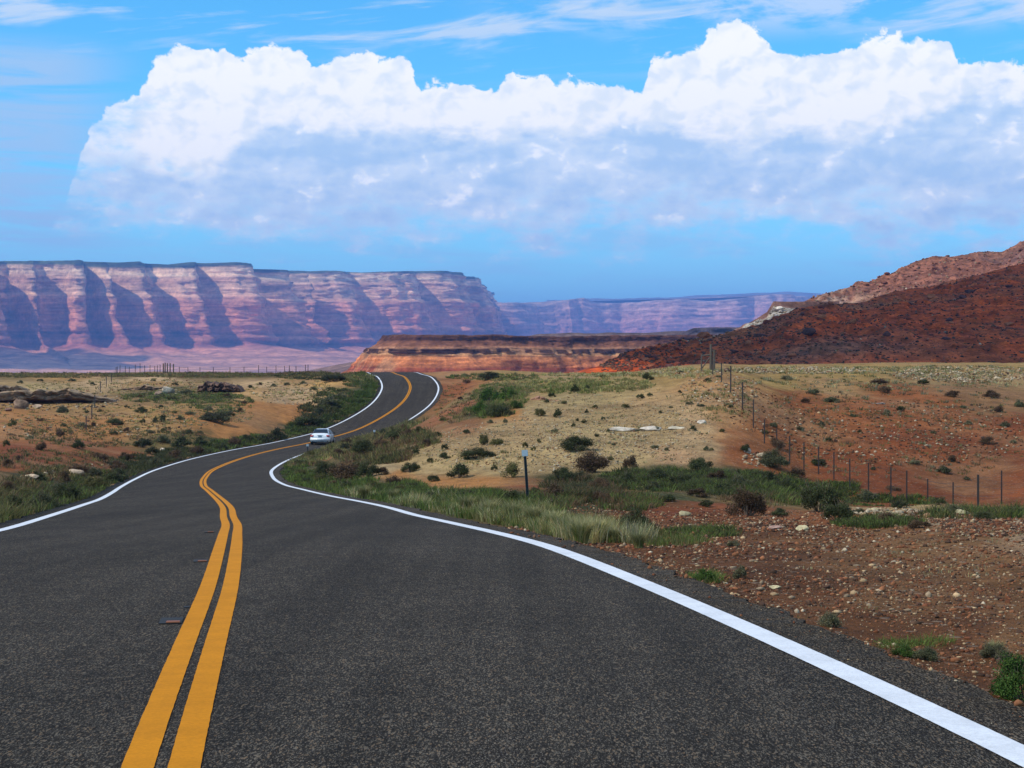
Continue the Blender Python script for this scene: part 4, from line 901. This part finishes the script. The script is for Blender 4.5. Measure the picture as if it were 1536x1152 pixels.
# skyline scrub, far and uncountable
def tufts(name, P, nb, rad, hgt, wid, cols, seed, m_, label, lean=.45):
    """many tufts of blades as one mass; P tuft points, arrays per tuft"""
    r = np.random.RandomState(seed); n = len(P); k = np.repeat(np.arange(n), nb); N = len(k)
    a = r.uniform(0, 2*pi, N); q = np.sqrt(r.uniform(0, 1, N))*rad[k]
    B = P[k]+np.c_[q*np.cos(a), q*np.sin(a), -.01+0*a]
    b = r.uniform(0, 2*pi, N); h = hgt[k]*r.uniform(.5, 1.15, N); ln = h*lean*r.uniform(.1, 1.2, N)
    dirv = np.c_[np.cos(b), np.sin(b), 0*b]; a2 = a+r.normal(size=N)*.8; ld_ = np.c_[np.cos(a2), np.sin(a2), 0*a2]
    w = (wid[k]*r.uniform(.6, 1.3, N))[:, None]
    M1 = B+ld_*ln[:, None]*.35+np.c_[0*h, 0*h, h*.6]; T = B+ld_*ln[:, None]+np.c_[0*h, 0*h, h]
    V = np.stack([B-dirv*w*.5, B+dirv*w*.5, M1+dirv*w*.38, M1-dirv*w*.38, T], 1).reshape(-1, 3)
    o = np.arange(N)*5; Fc = np.concatenate([np.stack([o, o+1, o+2], -1), np.stack([o, o+2, o+3], -1), np.stack([o+3, o+2, o+4], -1)])
    C = np.clip(cols[k]*r.uniform(.65, 1.4, (N, 1))*(1+r.normal(size=(N, 3))*.07), .004, .7)
    return add(name, np_mesh(name, V, Fc, np.repeat(C, 5, axis=0)), m_, label=label, kind='stuff')
GC = {'g': (.105,.135,.030), 'd': (.060,.062,.024), 'y': (.27,.23,.085), 'p': (.36,.31,.15), 'o': (.15,.13,.045), 'b': (.15,.088,.045), 's': (.19,.175,.10)}
def grass_field(name, ell, seed, label, nb=14, mind=4.15, lean=.6, hs_=.8):
    """ell: (u, v, ru, rv, tufts, height m, colour code)"""
    r = np.random.RandomState(seed); P = []; Hh = []; Cc = []
    for cu, cv_, ru, rv, n, h, cc in ell:
        p = patch(cu, cv_, ru, rv, n, r); d, _ = road_dist(p[:, 0], p[:, 1])
        p = p[np.abs(d) > mind+.05*h/.3]; p = p[fbm(p[:, 0]/1.1, p[:, 1]/1.6, 4, seed)+.22 > r.uniform(-.12, .28, len(p))]; P.append(p); Hh.append(h*hs_*r.uniform(.3, 1.1, len(p))*(1+.7*fbm(p[:, 0]/.9, p[:, 1]/1.3, 3, seed+2)))
        Cc.append(np.array([GC[cc[r.randint(len(cc))]] for _ in range(len(p))]).reshape(-1, 3))
    P = np.concatenate(P); Hh = np.concatenate(Hh); Cc = np.concatenate(Cc); Y = P[:, 1]
    wid = np.clip(Y*.00042, .004, .09)
    return tufts(name, P, nb, .05+Hh*.35+Y*.0006, Hh, wid, Cc, seed, M_GRASS, label, lean)
grass_field('grass', [
 (640,752,70,14,1500,.30,'ggd'),(560,735,80,16,1500,.30,'gggd'),(480,722,60,16,1200,.28,'gggd'),(435,708,26,16,500,.25,'gggd'),(720,765,60,14,1300,.28,'ggo'),(790,778,60,14,1300,.28,'ggoy'),(860,795,60,14,1200,.24,'gyo'),(930,805,60,10,500,.2,'gdo'),(660,750,40,8,400,.30,'gyp'),
 (430,690,24,8,260,.3,'ggo'),(620,745,110,8,900,.34,'gd'),(1000,812,60,8,160,.16,'go')],
 501, 'green verge grass lining the inside of the near curve')
grass_field('grass', [
 (690,762,60,10,400,.26,'ypo'),(770,775,55,13,700,.30,'ypgo'),(830,788,40,12,450,.28,'ypgo'),(880,802,40,13,600,.30,'pyy'),(955,808,22,8,160,.3,'pys'),(540,745,30,5,80,.36,'py'),(610,758,30,6,140,.36,'py'),(530,668,40,12,400,.35,'yo'),(470,678,26,10,260,.35,'yo'),(500,674,30,8,260,.35,'yo')],
 502, 'pale dry bunchgrass mixed into the verge beside the white line', nb=18)
grass_field('grass', [
 (30,785,70,26,1700,.35,'dgo'),(90,755,70,24,1500,.35,'dgd'),(20,790,40,20,500,.4,'yob'),(160,730,60,22,1300,.35,'ddg'),(220,700,50,18,1200,.4,'dd'),(280,685,50,12,900,.4,'dd'),(340,672,50,10,900,.4,'dg'),(400,662,50,9,800,.4,'dg'),(450,652,40,9,600,.45,'dg'),
 (20,740,60,20,700,.35,'odb'),(100,712,70,12,500,.3,'odb'),(0,765,40,24,500,.4,'od')],
 503, 'dark green grass and weeds along the left shoulder of the near road', lean=1.0)
grass_field('grass', [
 (540,612,34,16,1300,.5,'ggg'),(552,590,18,18,900,.5,'ggg'),(540,572,26,10,600,.5,'gyo'),(510,634,34,12,900,.5,'ggd'),(470,642,40,10,700,.5,'gd'),(505,600,34,18,700,.45,'ogd'),(480,615,34,12,500,.45,'od'),(560,562,30,5,400,.45,'gg'),(470,565,60,5,500,.45,'do')],
 504, 'bright green grass on the inside of the far bend', nb=12, lean=1.0)
grass_field('grass', [
 (1000,722,110,16,2600,.35,'ddg'),(1110,728,90,20,2000,.35,'ddg'),(1190,740,50,18,900,.35,'dg'),(870,735,60,20,1300,.35,'dbd'),(820,755,50,12,700,.35,'dgb'),(940,755,50,12,700,.3,'dgb'),(1050,800,60,8,400,.15,'dg'),(1250,735,40,12,500,.35,'dg'),(1330,752,80,8,600,.3,'gd'),(1320,785,70,8,600,.2,'dg'),(1460,772,80,8,900,.25,'dgo'),(1140,752,60,10,300,.3,'bo'),(720,745,50,8,400,.3,'dg'),(1395,965,30,8,60,.08,'g'),(1340,968,28,6,70,.07,'g'),(1060,868,26,7,70,.10,'g'),(1245,935,12,5,20,.10,'s')],
 505, 'dark green weeds filling the wash at the foot of the right slopes', nb=12, lean=1.1, hs_=.7)
grass_field('grass', [
 (750,595,42,20,700,.4,'goo'),(735,618,38,10,300,.4,'gdo'),(800,575,60,8,400,.3,'yo'),(850,580,70,12,900,.3,'yog'),(920,578,60,10,500,.25,'yo'),(740,566,70,5,400,.4,'dgo'),(900,562,90,4,500,.3,'ypo'),(1020,560,50,8,250,.25,'py'),(680,605,30,30,250,.3,'ob'),(600,660,60,16,700,.4,'obd'),(560,685,60,12,600,.4,'obd')],
 506, 'green and yellow grass in the gully and field behind the gravel ridge', nb=12, lean=.9)
grass_field('grass', [
 (1250,556,190,6,900,.2,'pyop'),(1440,558,120,10,900,.2,'psop'),(1320,575,220,12,700,.2,'spo'),(1350,610,200,30,700,.2,'sob'),(1350,670,190,50,600,.2,'bso'),(1080,600,60,36,300,.2,'yo')],
 507, 'sparse pale grass on the level crest and red slope behind the fence', nb=10)
grass_field('grass', [
 (90,563,120,4,1300,.4,'dboo'),(300,563,120,4,1300,.4,'dboo'),(470,561,70,3,600,.4,'dbo'),(270,597,90,9,900,.35,'dgo'),(330,605,50,16,700,.35,'dog'),(200,580,160,12,700,.25,'oyo'),(120,625,160,24,900,.25,'yob'),(300,622,80,18,500,.25,'yos'),(160,655,150,16,900,.3,'bod'),(60,690,110,16,500,.3,'bod'),(440,585,70,16,400,.25,'yo')],
 508, 'dry scrubby grass over the rise left of the road', nb=10, lean=.9)
grass_field('grass', [(800,650,170,50,500,.14,'pso'),(950,640,110,60,450,.14,'pso'),(700,690,90,16,200,.16,'po'),(1150,870,300,60,100,.06,'pso'),(1450,830,110,40,130,.07,'pso')], 509, 'thin dry grass tips among the pale gravel', nb=7)
# rank grass and scrub right against the asphalt where the bank hides the edge line
def bank_edge():
    r = np.random.RandomState(909); n = 2600; y = r.uniform(112, 192, n); s_ = np.interp(y, RC[:, 1][30:-30], RS_[30:-30]); c_, n_ = road_at(s_); o = 4.2+np.abs(r.normal(size=n))*.8
    x = c_[:, 0]+n_[:, 0]*o; yy = c_[:, 1]+n_[:, 1]*o; P = np.c_[x, yy, ground_z(x, yy)]
    cc = np.array([GC['goydb'[r.randint(5)]] for _ in range(n)])
    tufts('grass', P, 12, r.uniform(.12, .3, n), r.uniform(.35, .85, n)*np.interp(y, [112, 142, 160], [.45, .5, 1.0]), np.full(n, .05), cc, 910, M_GRASS, 'tall olive grass crowding the right edge of the asphalt beside the white car', .6)
    for i in range(16):
        y0 = 116+i*4.9+r.uniform(-1, 1); s1 = np.interp(y0, RC[:, 1][30:-30], RS_[30:-30]); c1, n1 = road_at(np.array([s1])); o1 = 4.9+r.uniform(0, .5)
        x1 = c1[0, 0]+n1[0, 0]*o1; y1 = c1[0, 1]+n1[0, 1]*o1; z1 = ground_z(x1, y1)[0]; kind = ['dark', 'olive', 'brown'][i % 3]
        fo, sm = shrub_meshes(kind, i % 5, 1); w_ = r.uniform(1.1, 1.7); h_ = r.uniform(.7, 1.0)*(.5 if y0 < 150 else 1)
        e = empty('desert_shrub', (x1, y1, z1), r.uniform(0, 6), label='olive brown bush in the row hiding the edge line beside the white car', cat='shrub', group='bushes along the hidden edge line'); e.scale = (w_, w_, h_/.6)
        for nm, me_ in (('foliage', fo), ('stem', sm)):
            q = bpy.data.objects.new(nm, me_); COL.objects.link(q); q.parent = e
bank_edge()
# single clumps of tall pale bunchgrass by the line
def bunch_mesh(seed):
    r = np.random.RandomState(seed); P = np.zeros((1, 3)); n = 420
    a = r.uniform(0, 2*pi, n); q = np.sqrt(r.uniform(0, 1, n))*.18
    B = np.c_[q*np.cos(a), q*np.sin(a), -.02+0*q]; h = r.uniform(.5, 1.0, n); ln = h*.45*r.uniform(.2, 1.3, n); dv = np.c_[-np.sin(a), np.cos(a), 0*a]; a2 = a+r.normal(size=n)*.5
    ld_ = np.c_[np.cos(a2), np.sin(a2), 0*a2]; w = .016*r.uniform(.6, 1.2, n)[:, None]
    M1 = B+ld_*ln[:, None]*.3+np.c_[0*h, 0*h, h*.6]; T = B+ld_*ln[:, None]+np.c_[0*h, 0*h, h]
    V = np.stack([B-dv*w, B+dv*w, M1+dv*w*.7, M1-dv*w*.7, T], 1).reshape(-1, 3); o = np.arange(n)*5
    Fc = np.concatenate([np.stack([o, o+1, o+2], -1), np.stack([o, o+2, o+3], -1), np.stack([o+3, o+2, o+4], -1)])
    c1 = np.where(r.uniform(0, 1, (n, 1)) < .6, np.array([GC['y']]), np.array([GC['g']]))*r.uniform(.7, 1.3, (n, 1))
    C = np.repeat(c1, 5, axis=0); C[4::5] = np.array(GC['p'])
    return np_mesh('bunchgrass', V, Fc, C)
BM = [bunch_mesh(i) for i in (1, 2, 3)]
for b_ in BM: b_.materials.append(M_GRASS)
for i, (u, v, h, lab) in enumerate([(872,815,42,'largest pale bunchgrass clump leaning over the white line'),(896,812,38,'second pale bunchgrass clump just right of the largest one'),(852,806,34,'pale bunchgrass clump just left of the largest one'),(958,822,28,'small pale bunchgrass clump at the right end of the verge'),(922,812,22,'short bunchgrass clump between the largest and the right end one'),
    (800,788,32,'pale clump of grass below the roadside marker post'),(770,782,32,'tufted grass clump left of the roadside marker post foot'),(735,775,28,'yellow green grass clump on the verge midway along the curve'),(700,768,26,'yellow green grass clump near the start of the tall verge grass'),(828,795,30,'bushy grass clump right of the roadside marker post foot'),(545,748,22,'pale tuft by the white line on the inside of the near curve'),(590,752,20,'pale tuft second along the white line of the near curve'),(1492,985,26,'pale dry grass clump on the gravel near the right edge')]):
    p = hit1(u, v); k = p[1]/F; d, _ = road_dist(p[0], p[1])
    if abs(d[0]) < 4.3: p[0] += np.sign(d[0])*(4.3-abs(d[0])); p[2] = ground_z(p[0], p[1])[0]
    o = bpy.data.objects.new('bunchgrass', BM[i % 3]); COL.objects.link(o); o.location = p; s_ = h*k*1.05; o.scale = (s_*1.25, s_*1.25, s_); o.rotation_euler = (0, 0, i*1.7)
    tag(o, lab, 'bunchgrass', 'pale bunchgrass clumps')

# ------------------------------------------------------------------ wire fences
M_POST = simple('weathered_steel_post', (.05, .038, .032), .7, .3, var=.3); M_WOOD = simple('old_fence_wood', (.10, .075, .055), .9, var=.35); M_WIRE = simple('rusty_wire', (.10, .07, .055), .6, .6)
def fence(name, posts, label, wires=(.35, .65, .95, 1.22), r=.028, wr=.004, hfac=None):
    """posts: (u, v_foot, height px or None, wooden, thickness factor)"""
    P = []
    for q in posts:
        u, v = q[0], q[1]; p = hit1(u, v); p[2] -= 0.0; P.append(p)
    root = empty(name, tuple(P[0]), 0, label=label, cat='fence'); o0 = np.array(P[0])
    tops = []
    for q, p in zip(posts, P):
        Hm = q[2]*p[1]/F; rr_ = r*q[4]; ln = random.uniform(-.03, .03)
        b = p-o0; t = b+np.array((ln, 0, Hm)); lo_ = b-np.array((0, 0, .25))
        if q[3]: parts = [tube(lo_, t, rr_*1.15, rr_, 9)]
        else:                                    # T section steel post
            parts = [box(((b[0]+t[0])/2, b[1], b[2]+Hm/2-.12), (rr_*2, rr_*.35, Hm+.25)), box(((b[0]+t[0])/2, b[1]+rr_, b[2]+Hm/2-.12), (rr_*.35, rr_*1.6, Hm+.25))]
        add('post', joined('post', parts), M_WOOD if q[3] else M_POST, root); tops.append((b, Hm))
    for w in wires:
        segs = []
        for (b0_, h0), (b1_, h1) in zip(tops[:-1], tops[1:]):
            a = b0_+np.array((0, 0, min(w, h0*.92))); c_ = b1_+np.array((0, 0, min(w, h1*.92))); m1 = (a+c_)/2-np.array((0, 0, .03))
            segs += [tube(a, m1, wr, wr, 4), tube(m1, c_, wr, wr, 4)]
        add('wire', joined('wire', segs), M_WIRE, root)
    return root, P
random.seed(3)
RF = [(1580,762,50,0,1),(1540,760,50,0,1),(1502.5,756,50,0,1.1),(1467,762,50,0,1.15),(1429.5,756,33,0,.9),(1392,755,37,0,1),(1360.6,753,47,0,1.1),(1336,747,47,0,1),(1303,741,47,0,1),(1275,734,46,0,1),(1250.4,719,41,0,1),(1228,711,41,0,1),(1205.6,706,43,0,1),(1184.5,696,42,0,1.1),(1165,670,27,0,.9),(1147,665,36,0,1),(1130,642,43,0,1),(1113.5,613,40,0,1.2),(1096,590,41,0,1.2),(1082,573,29,0,1),(1069,562,26,0,1.1)]
rt, P_ = fence('wire_fence', RF, 'wire fence on thin dark steel posts climbing the red slope on the right')
def corner():
    p = hit1(1066, 556); k = p[1]/F; root = empty('fence_brace', tuple(p), 0, label='thick dark fence corner brace standing on the crest where the wire fence ends', cat='fence brace')
    H = 40*k
    for x, rr_, h in ((0, .075, H), (5*k, .065, H*.8), (-14*k, .045, H*.62)): add('post', joined('post', [tube((x, 0, -.3), (x+.02, 0, h), rr_*1.1, rr_, 9)]), M_WOOD, root)
    add('rail', joined('rail', [tube((-14*k, 0, H*.56), (0, 0, H*.60), .05, .05, 7), tube((0, 0, H*.75), (5*k, 0, H*.7), .045, .045, 7)]), M_WOOD, root)
    add('rail', joined('rail', [tube((-13*k, 0, .15), (0, 0, H*.55), .035, .035, 7)]), M_WOOD, root)
corner()
LF = [(176,561,11),(180,561,13),(188,561,12),(194,561,11),(203,560,13),(210,560,15),(217,560,12),(225,560,12),(232,560,11),(236,560,12),(240,560,13),(245,560,15),(247.5,560,16),(251,560,15),(255,560,15),(260,560,14),(269,560,10),(282,560,9),(300,560,9),(320,560,9),(345,560,9),(366,560,10),(388,560,12),(400,560,10),(414,560,12),(427,560,11),(434,560,12),(444,560,11),(458,560,13),(462,560,13)]
fence('wire_fence', [(u, v, h, 1 if 244 < u < 262 else 0, 1.9 if 244 < u < 262 else .9) for u, v, h in LF], 'distant wire fence with crowded dark posts along the left skyline', r=.05, wr=.01)
fence('wire_fence', [(129,645,20,0,1.2),(137.5,629,22,0,1.3),(142,612,20,0,1.2),(150.5,588,16,0,1.3),(159.6,580,15,0,1.3),(167,573,13,0,1.3),(174,562,11,0,1.3)], 'wire fence of thin posts climbing the left slope beyond the rock ledge', r=.04, wr=.006)

# ------------------------------------------------------------------ roadside marker posts
M_REFL = simple('reflector_face', (.50, .58, .62), .25, .2, coat=.5); M_GREENP = simple('dark_post_paint', (.03, .04, .045), .5, .4)
def marker(u, v, htop, wref, label, lean=0.0, side=1):
    p = hit1(u, v); d, _ = road_dist(p[0], p[1])
    if abs(d[0]) < 4.25: p[0] += np.sign(d[0])*(4.25-abs(d[0])); p[2] = ground_z(p[0], p[1])[0]
    k = p[1]/F; H = htop*k; wr = wref*k
    root = empty('marker_post', tuple(p), 0.12, label=label, cat='marker post', group='reflector posts beside the road'); root.rotation_euler = (0, lean, .1)
    w = max(.055, .028)
    add('post', joined('post', [box((0, .012, H*.44-.1), (w, .012, H*.88+.2)), box((-w/2, -.008, H*.44-.1), (.010, .03, H*.88+.2)), box((w/2, -.008, H*.44-.1), (.010, .03, H*.88+.2))]), M_GREENP, root)
    rf = bevel(joined('reflector', [box((0, -.004, H-wr*.45), (wr*.95, .012, wr*.95))]), .01, 2); add('reflector', rf, M_REFL, root)
marker(792, 754, 79, 10, 'tall dark post with a square pale blue reflector on the verge right of the curve', -.065)
marker(452, 684, 18, 3.6, 'small reflector post at the tip of the inner bank below the white car')
marker(561.5, 662, 17, 3.4, 'small reflector post in the scrub to the right of the white car')

# ------------------------------------------------------------------ recessed pavement markers
M_SLOT = simple('slot_shade_black', (.008, .008, .008), .9); M_AMB = simple('amber_lens', (.22, .065, .018), .6)
def on_road(u, v):
    s_ = np.arange(s0, RS_[-1], .05); c_, n_ = road_at(s_); vv = HZ-F*(c_[:, 2]-ZC)/c_[:, 1]; i = int(np.argmin(np.where(c_[:, 1] < 60, np.abs(vv-v), 1e9)))
    Y = c_[i, 1]; x = (u-768)/F*Y; return np.array((x, Y, c_[i, 2]-abs(x-c_[i, 0])*.008)), math.atan2(n_[i, 1], n_[i, 0]), (c_[i+2, 2]-c_[i-2, 2])/np.hypot(*(c_[i+2, :2]-c_[i-2, :2]))
for u, v, w, lab in ((257,931,.17,'nearest recessed amber pavement marker left of the double yellow line'),(301,841,.16,'second recessed pavement marker up the road left of the yellow line'),(314,798,.15,'third and farthest recessed pavement marker left of the yellow line'),(280,911,.05,'small dark chip in the asphalt beside the yellow line')):
    p, a, gr = on_road(u, v); root = empty('pavement_marker', tuple(p), 0, label=lab, cat='road marker'); root.rotation_euler = (math.atan(gr), 0, a)
    add('slot', joined('slot', [box((0, 0, .0045), (w*.9, w*2.1, .003))]), M_SLOT, root)  # flat plate on the asphalt, its black stands for shade in the hollow
    if w > .1: add('lens', bevel(joined('lens', [box((.02, -w*.75, .009), (w*.55, .07, .012))]), .003, 1), M_AMB, root)

# ------------------------------------------------------------------ the white saloon car
M_CARW = simple('white_car_paint', (.74, .77, .78), .3, 0, coat=.6, var=.02); M_GLASS = simple('dark_car_glass', (.012, .014, .017), .35, 0); M_RED = simple('tail_light_red', (.38, .015, .02), .25, coat=.6)
M_TYRE = simple('tyre_rubber', (.015, .015, .015), .9); M_RIM = simple('wheel_alloy', (.45, .45, .46), .35, .8); M_DARK = simple('dark_trim', (.02, .02, .02), .6); M_CHR = simple('chrome_trim', (.6, .6, .6), .2, 1.0); M_PLATE = simple('number_plate', (.16, .24, .30), .5)
def loft(st, name):
    """st: list of (y, [(x,z) half section from centre bottom to centre top])"""
    V = []; n = len(st[0][1]); ring = 2*n-2
    for y, h in st:
        full = h+[(-x, z) for x, z in h[-2:0:-1]]
        V += [(x, y, z) for x, z in full]
    Fc = []
    for i in range(len(st)-1):
        for j in range(ring): a = i*ring+j; b = i*ring+(j+1) % ring; Fc.append((a, b, b+ring, a+ring))
    Fc.append(tuple(range(ring))[::-1]); Fc.append(tuple(range((len(st)-1)*ring, len(st)*ring)))
    me = bpy.data.meshes.new(name); me.from_pydata(V, [], Fc); bm = bmesh.new(); bm.from_mesh(me); bmesh.ops.recalc_face_normals(bm, faces=bm.faces); bm.to_mesh(me); bm.free(); return me
def sec(w, b, s, t): return [(0, b), (w*.80, b), (w*.96, b+.07), (w, b+(s-b)*.45), (w*.985, b+(s-b)*.8), (w*.93, s), (w*.80, s+(t-s)*.6), (w*.5, t-.01), (0, t)]
def car():
    p, a, gr = on_road2(484, 663); a += radians(4.5)
    R = empty('white_car', tuple(p), 0, label='white four door saloon car driving away around the bend, red tail lights', cat='car'); R.rotation_euler = (math.atan(gr), 0, a)
    st = [(-2.42, sec(.70,.40,.66,.72)), (-2.40, sec(.80,.34,.78,.84)), (-2.34, sec(.87,.29,.86,.97)), (-2.2, sec(.90,.26,.92,1.02)), (-1.8, sec(.915,.23,.93,1.05)), (-1.3, sec(.92,.2,.93,1.02)), (0, sec(.925,.2,.93,1.0)), (1.0, sec(.92,.2,.91,1.0)), (1.5, sec(.91,.22,.86,.95)), (2.0, sec(.88,.24,.78,.87)), (2.28, sec(.80,.28,.68,.78)), (2.4, sec(.66,.34,.58,.66))]
    b = loft(st, 'body'); add('body', b, M_CARW, R, smooth=True)
    def cab(y, wb, wt, zt, zb=.93): return (y, [(0, zb), (wb*.9, zb), (wb, zb+.02), (wb-(wb-wt)*.5, (zb+zt)/2), (wt, zt-.06), (wt*.88, zt-.015), (wt*.5, zt), (0, zt+.008)])
    c = loft([cab(-1.98, .70, .66, 1.02), cab(-1.85, .79, .70, 1.09), cab(-1.2, .83, .62, 1.38), cab(-1.0, .84, .60, 1.425), cab(-.3, .84, .60, 1.45), cab(.25, .84, .60, 1.425), cab(.5, .84, .62, 1.35), cab(1.15, .80, .70, 1.05), cab(1.3, .72, .66, 1.0)], 'roof'); add('roof', c, M_CARW, R, smooth=True)
    def quad(name, pts, m_, th=.006):
        me = bpy.data.meshes.new(name); n = len(pts); v = np.array(pts, float); nn = np.cross(v[1]-v[0], v[2]-v[0]); nn /= np.linalg.norm(nn)
        V = [tuple(x) for x in v+nn*th]+[tuple(x) for x in v-nn*.02]; Fc = [tuple(range(n)), tuple(range(2*n-1, n-1, -1))]+[(i, i+n, (i+1) % n+n, (i+1) % n) for i in range(n)]
        me.from_pydata(V, [], Fc); return add(name, me, m_, R)
    quad('rear_window', [(-.69,-1.86,1.07),(.69,-1.86,1.07),(.555,-1.13,1.40),(-.555,-1.13,1.40)], M_GLASS, .03)
    quad('windscreen', [(.66,1.07,1.08),(-.66,1.07,1.08),(-.56,.50,1.36),(.56,.50,1.36)], M_GLASS, .03)
    for s in (-1, 1):
        q1 = [(s*.855,-1.35,1.0),(s*.855,-.32,1.0),(s*.66,-.32,1.38),(s*.67,-1.0,1.36)]; q2 = [(s*.855,-.24,1.0),(s*.84,.85,1.0),(s*.665,.38,1.35),(s*.66,-.24,1.38)]
        for q in (q1, q2): quad('side_window', q if s > 0 else q[::-1], M_GLASS, .012)
        tl = bevel(joined('tail_light', [box((s*.70, -2.365, .83), (.24, .12, .20)), box((s*.84, -2.30, .84), (.10, .18, .18))]), .03, 3); add('tail_light', tl, M_RED, R, smooth=True)
        mr = bevel(joined('side_mirror', [box((s*1.0, .72, 1.02), (.20, .12, .15))]), .04, 3); add('side_mirror', mr, M_DARK, R)
        add('headlight', bevel(joined('headlight', [box((s*.62, 2.28, .66), (.28, .12, .13))]), .03, 2), M_CHR, R)
        for y in (-.18, -1.15): add('door_handle', bevel(joined('door_handle', [box((s*.925, y, .86), (.03, .16, .03))]), .01, 1), M_CARW, R)
    bp_ = bevel(joined('rear_bumper', [box((0, -2.40, .52), (1.66, .16, .24)), box((-.84, -2.28, .52), (.12, .3, .24)), box((.84, -2.28, .52), (.12, .3, .24))]), .04, 3); add('rear_bumper', bp_, M_CARW, R, smooth=True)
    add('rear_valance', bevel(joined('rear_valance', [box((0, -2.33, .33), (1.5, .14, .16))]), .02, 1), M_DARK, R)
    add('exhaust_pipe', joined('exhaust_pipe', [tube((.45, -2.44, .28), (.45, -2.1, .28), .035, .035, 10)]), M_CHR, R)
    add('number_plate', joined('number_plate', [box((0, -2.425, .80), (.32, .015, .16))]), M_PLATE, R)
    add('boot_trim', bevel(joined('boot_trim', [box((0, -2.39, .915), (.55, .02, .025))]), .005, 1), M_CHR, R)
    add('centre_brake_light', joined('centre_brake_light', [box((0, -1.84, 1.10), (.3, .03, .03))]), M_RED, R)
    for s in (-1, 1):
        for y in (-1.42, 1.45):
            t = add('wheel', bevel(joined('wheel', [tube((s*.70, y, .33), (s*.94, y, .33), .33, .33, 28)]), .03, 2), M_TYRE, R, smooth=False)
            add('rim', bevel(joined('rim', [tube((s*.90, y, .33), (s*.955, y, .33), .20, .19, 20)]), .01, 1), M_RIM, t)
    # seam lines of the boot lid and doors
def on_road2(u, v):
    s_ = np.arange(s0, RS_[-1], .1); c_, n_ = road_at(s_); k = (c_[:, 1] > 120) & (c_[:, 1] < 190)
    lane = c_[:, :2]+n_*1.75; uu = 768+F*lane[:, 0]/lane[:, 1]; i = int(np.argmin(np.where(k, np.abs(uu-u), 1e9)))
    return np.array((lane[i, 0], lane[i, 1], c_[i, 2]-.014)), math.atan2(n_[i, 1], n_[i, 0]), (c_[i+4, 2]-c_[i-4, 2])/np.hypot(*(c_[i+4, :2]-c_[i-4, :2]))
car()

# ------------------------------------------------------------------ air
def haze():
    x0, x1, y0, y1, z0, z1 = -24000, 24000, -400, 23500, VZ-60, 800
    v = [(x, y, z) for z in (z0, z1) for y in (y0, y1) for x in (x0, x1)]
    f = [(0,2,3,1),(4,5,7,6),(0,1,5,4),(2,6,7,3),(0,4,6,2),(1,3,7,5)]
    me = bpy.data.meshes.new('haze'); me.from_pydata(v, [], f)
    m = bpy.data.materials.new('haze_air'); m.use_nodes = True; nt = m.node_tree; nt.nodes.clear()
    o = nt.nodes.new('ShaderNodeOutputMaterial'); p = nt.nodes.new('ShaderNodeVolumePrincipled')
    p.inputs['Color'].default_value = (.19, .42, 1.0, 1); p.inputs['Density'].default_value = HAZE_D; p.inputs['Anisotropy'].default_value = 0.0
    nt.links.new(p.outputs[0], o.inputs['Volume'])
    m.cycles.homogeneous_volume = True
    add('haze', me, m, kind='stuff')
HAZE_D = 8.2e-5
haze()

# ------------------------------------------------------------------ two fair weather clouds overhead, above the air box; they shade the cliff foot and the red hill
def cloud_mat():
    m, gg, b = mat('cloud_vapour'); b.inputs['Base Color'].default_value = (.9, .9, .9, 1); b.inputs['Roughness'].default_value = 1
    P = E_(gg, gg.new('ShaderNodeTexCoord').outputs['Object']); gg.put(b.inputs['Base Color'], gg.mix(gg.noise(P, 2, 4), (.86, .87, .9), (.93, .93, .93)))
    return m
def cloud(target, size, height, nl, seed):
    k = (height-target[2])/sd[2]; c = np.array(target)+np.array(sd)*k; r = np.random.RandomState(seed); v0, f0 = ico(4); V = []; Fc = []
    for i in range(nl):
        a = r.uniform(0, 2*pi); q = math.sqrt(r.uniform(0, 1)); R_ = r.uniform(.22, .42)*(1-.4*q)*min(size[:2])
        o = np.array((cos(a)*q*size[0]*.8, sin(a)*q*size[1]*.8, 0)); v = v0*(1+.30*fbm(v0[:, 0]*2.4+i, v0[:, 1]*2.4+v0[:, 2]*2, 4, seed+i)[:, None])*R_
        v[:, 2] = np.where(v[:, 2] < 0, v[:, 2]*.25, v[:, 2]*.8); V.append(v+o); Fc.append(f0+i*len(v0))
    o = add('cloud', np_mesh('cloud', np.concatenate(V), np.concatenate(Fc), smooth=True), M_CLOUD, kind='structure'); o.location = c
M_CLOUD = cloud_mat()
cloud((-2500, 6500, 0), (1350, 560), 2600, 60, 5)
cloud((235, 415, 12), (290, 150), 1100, 110, 9)
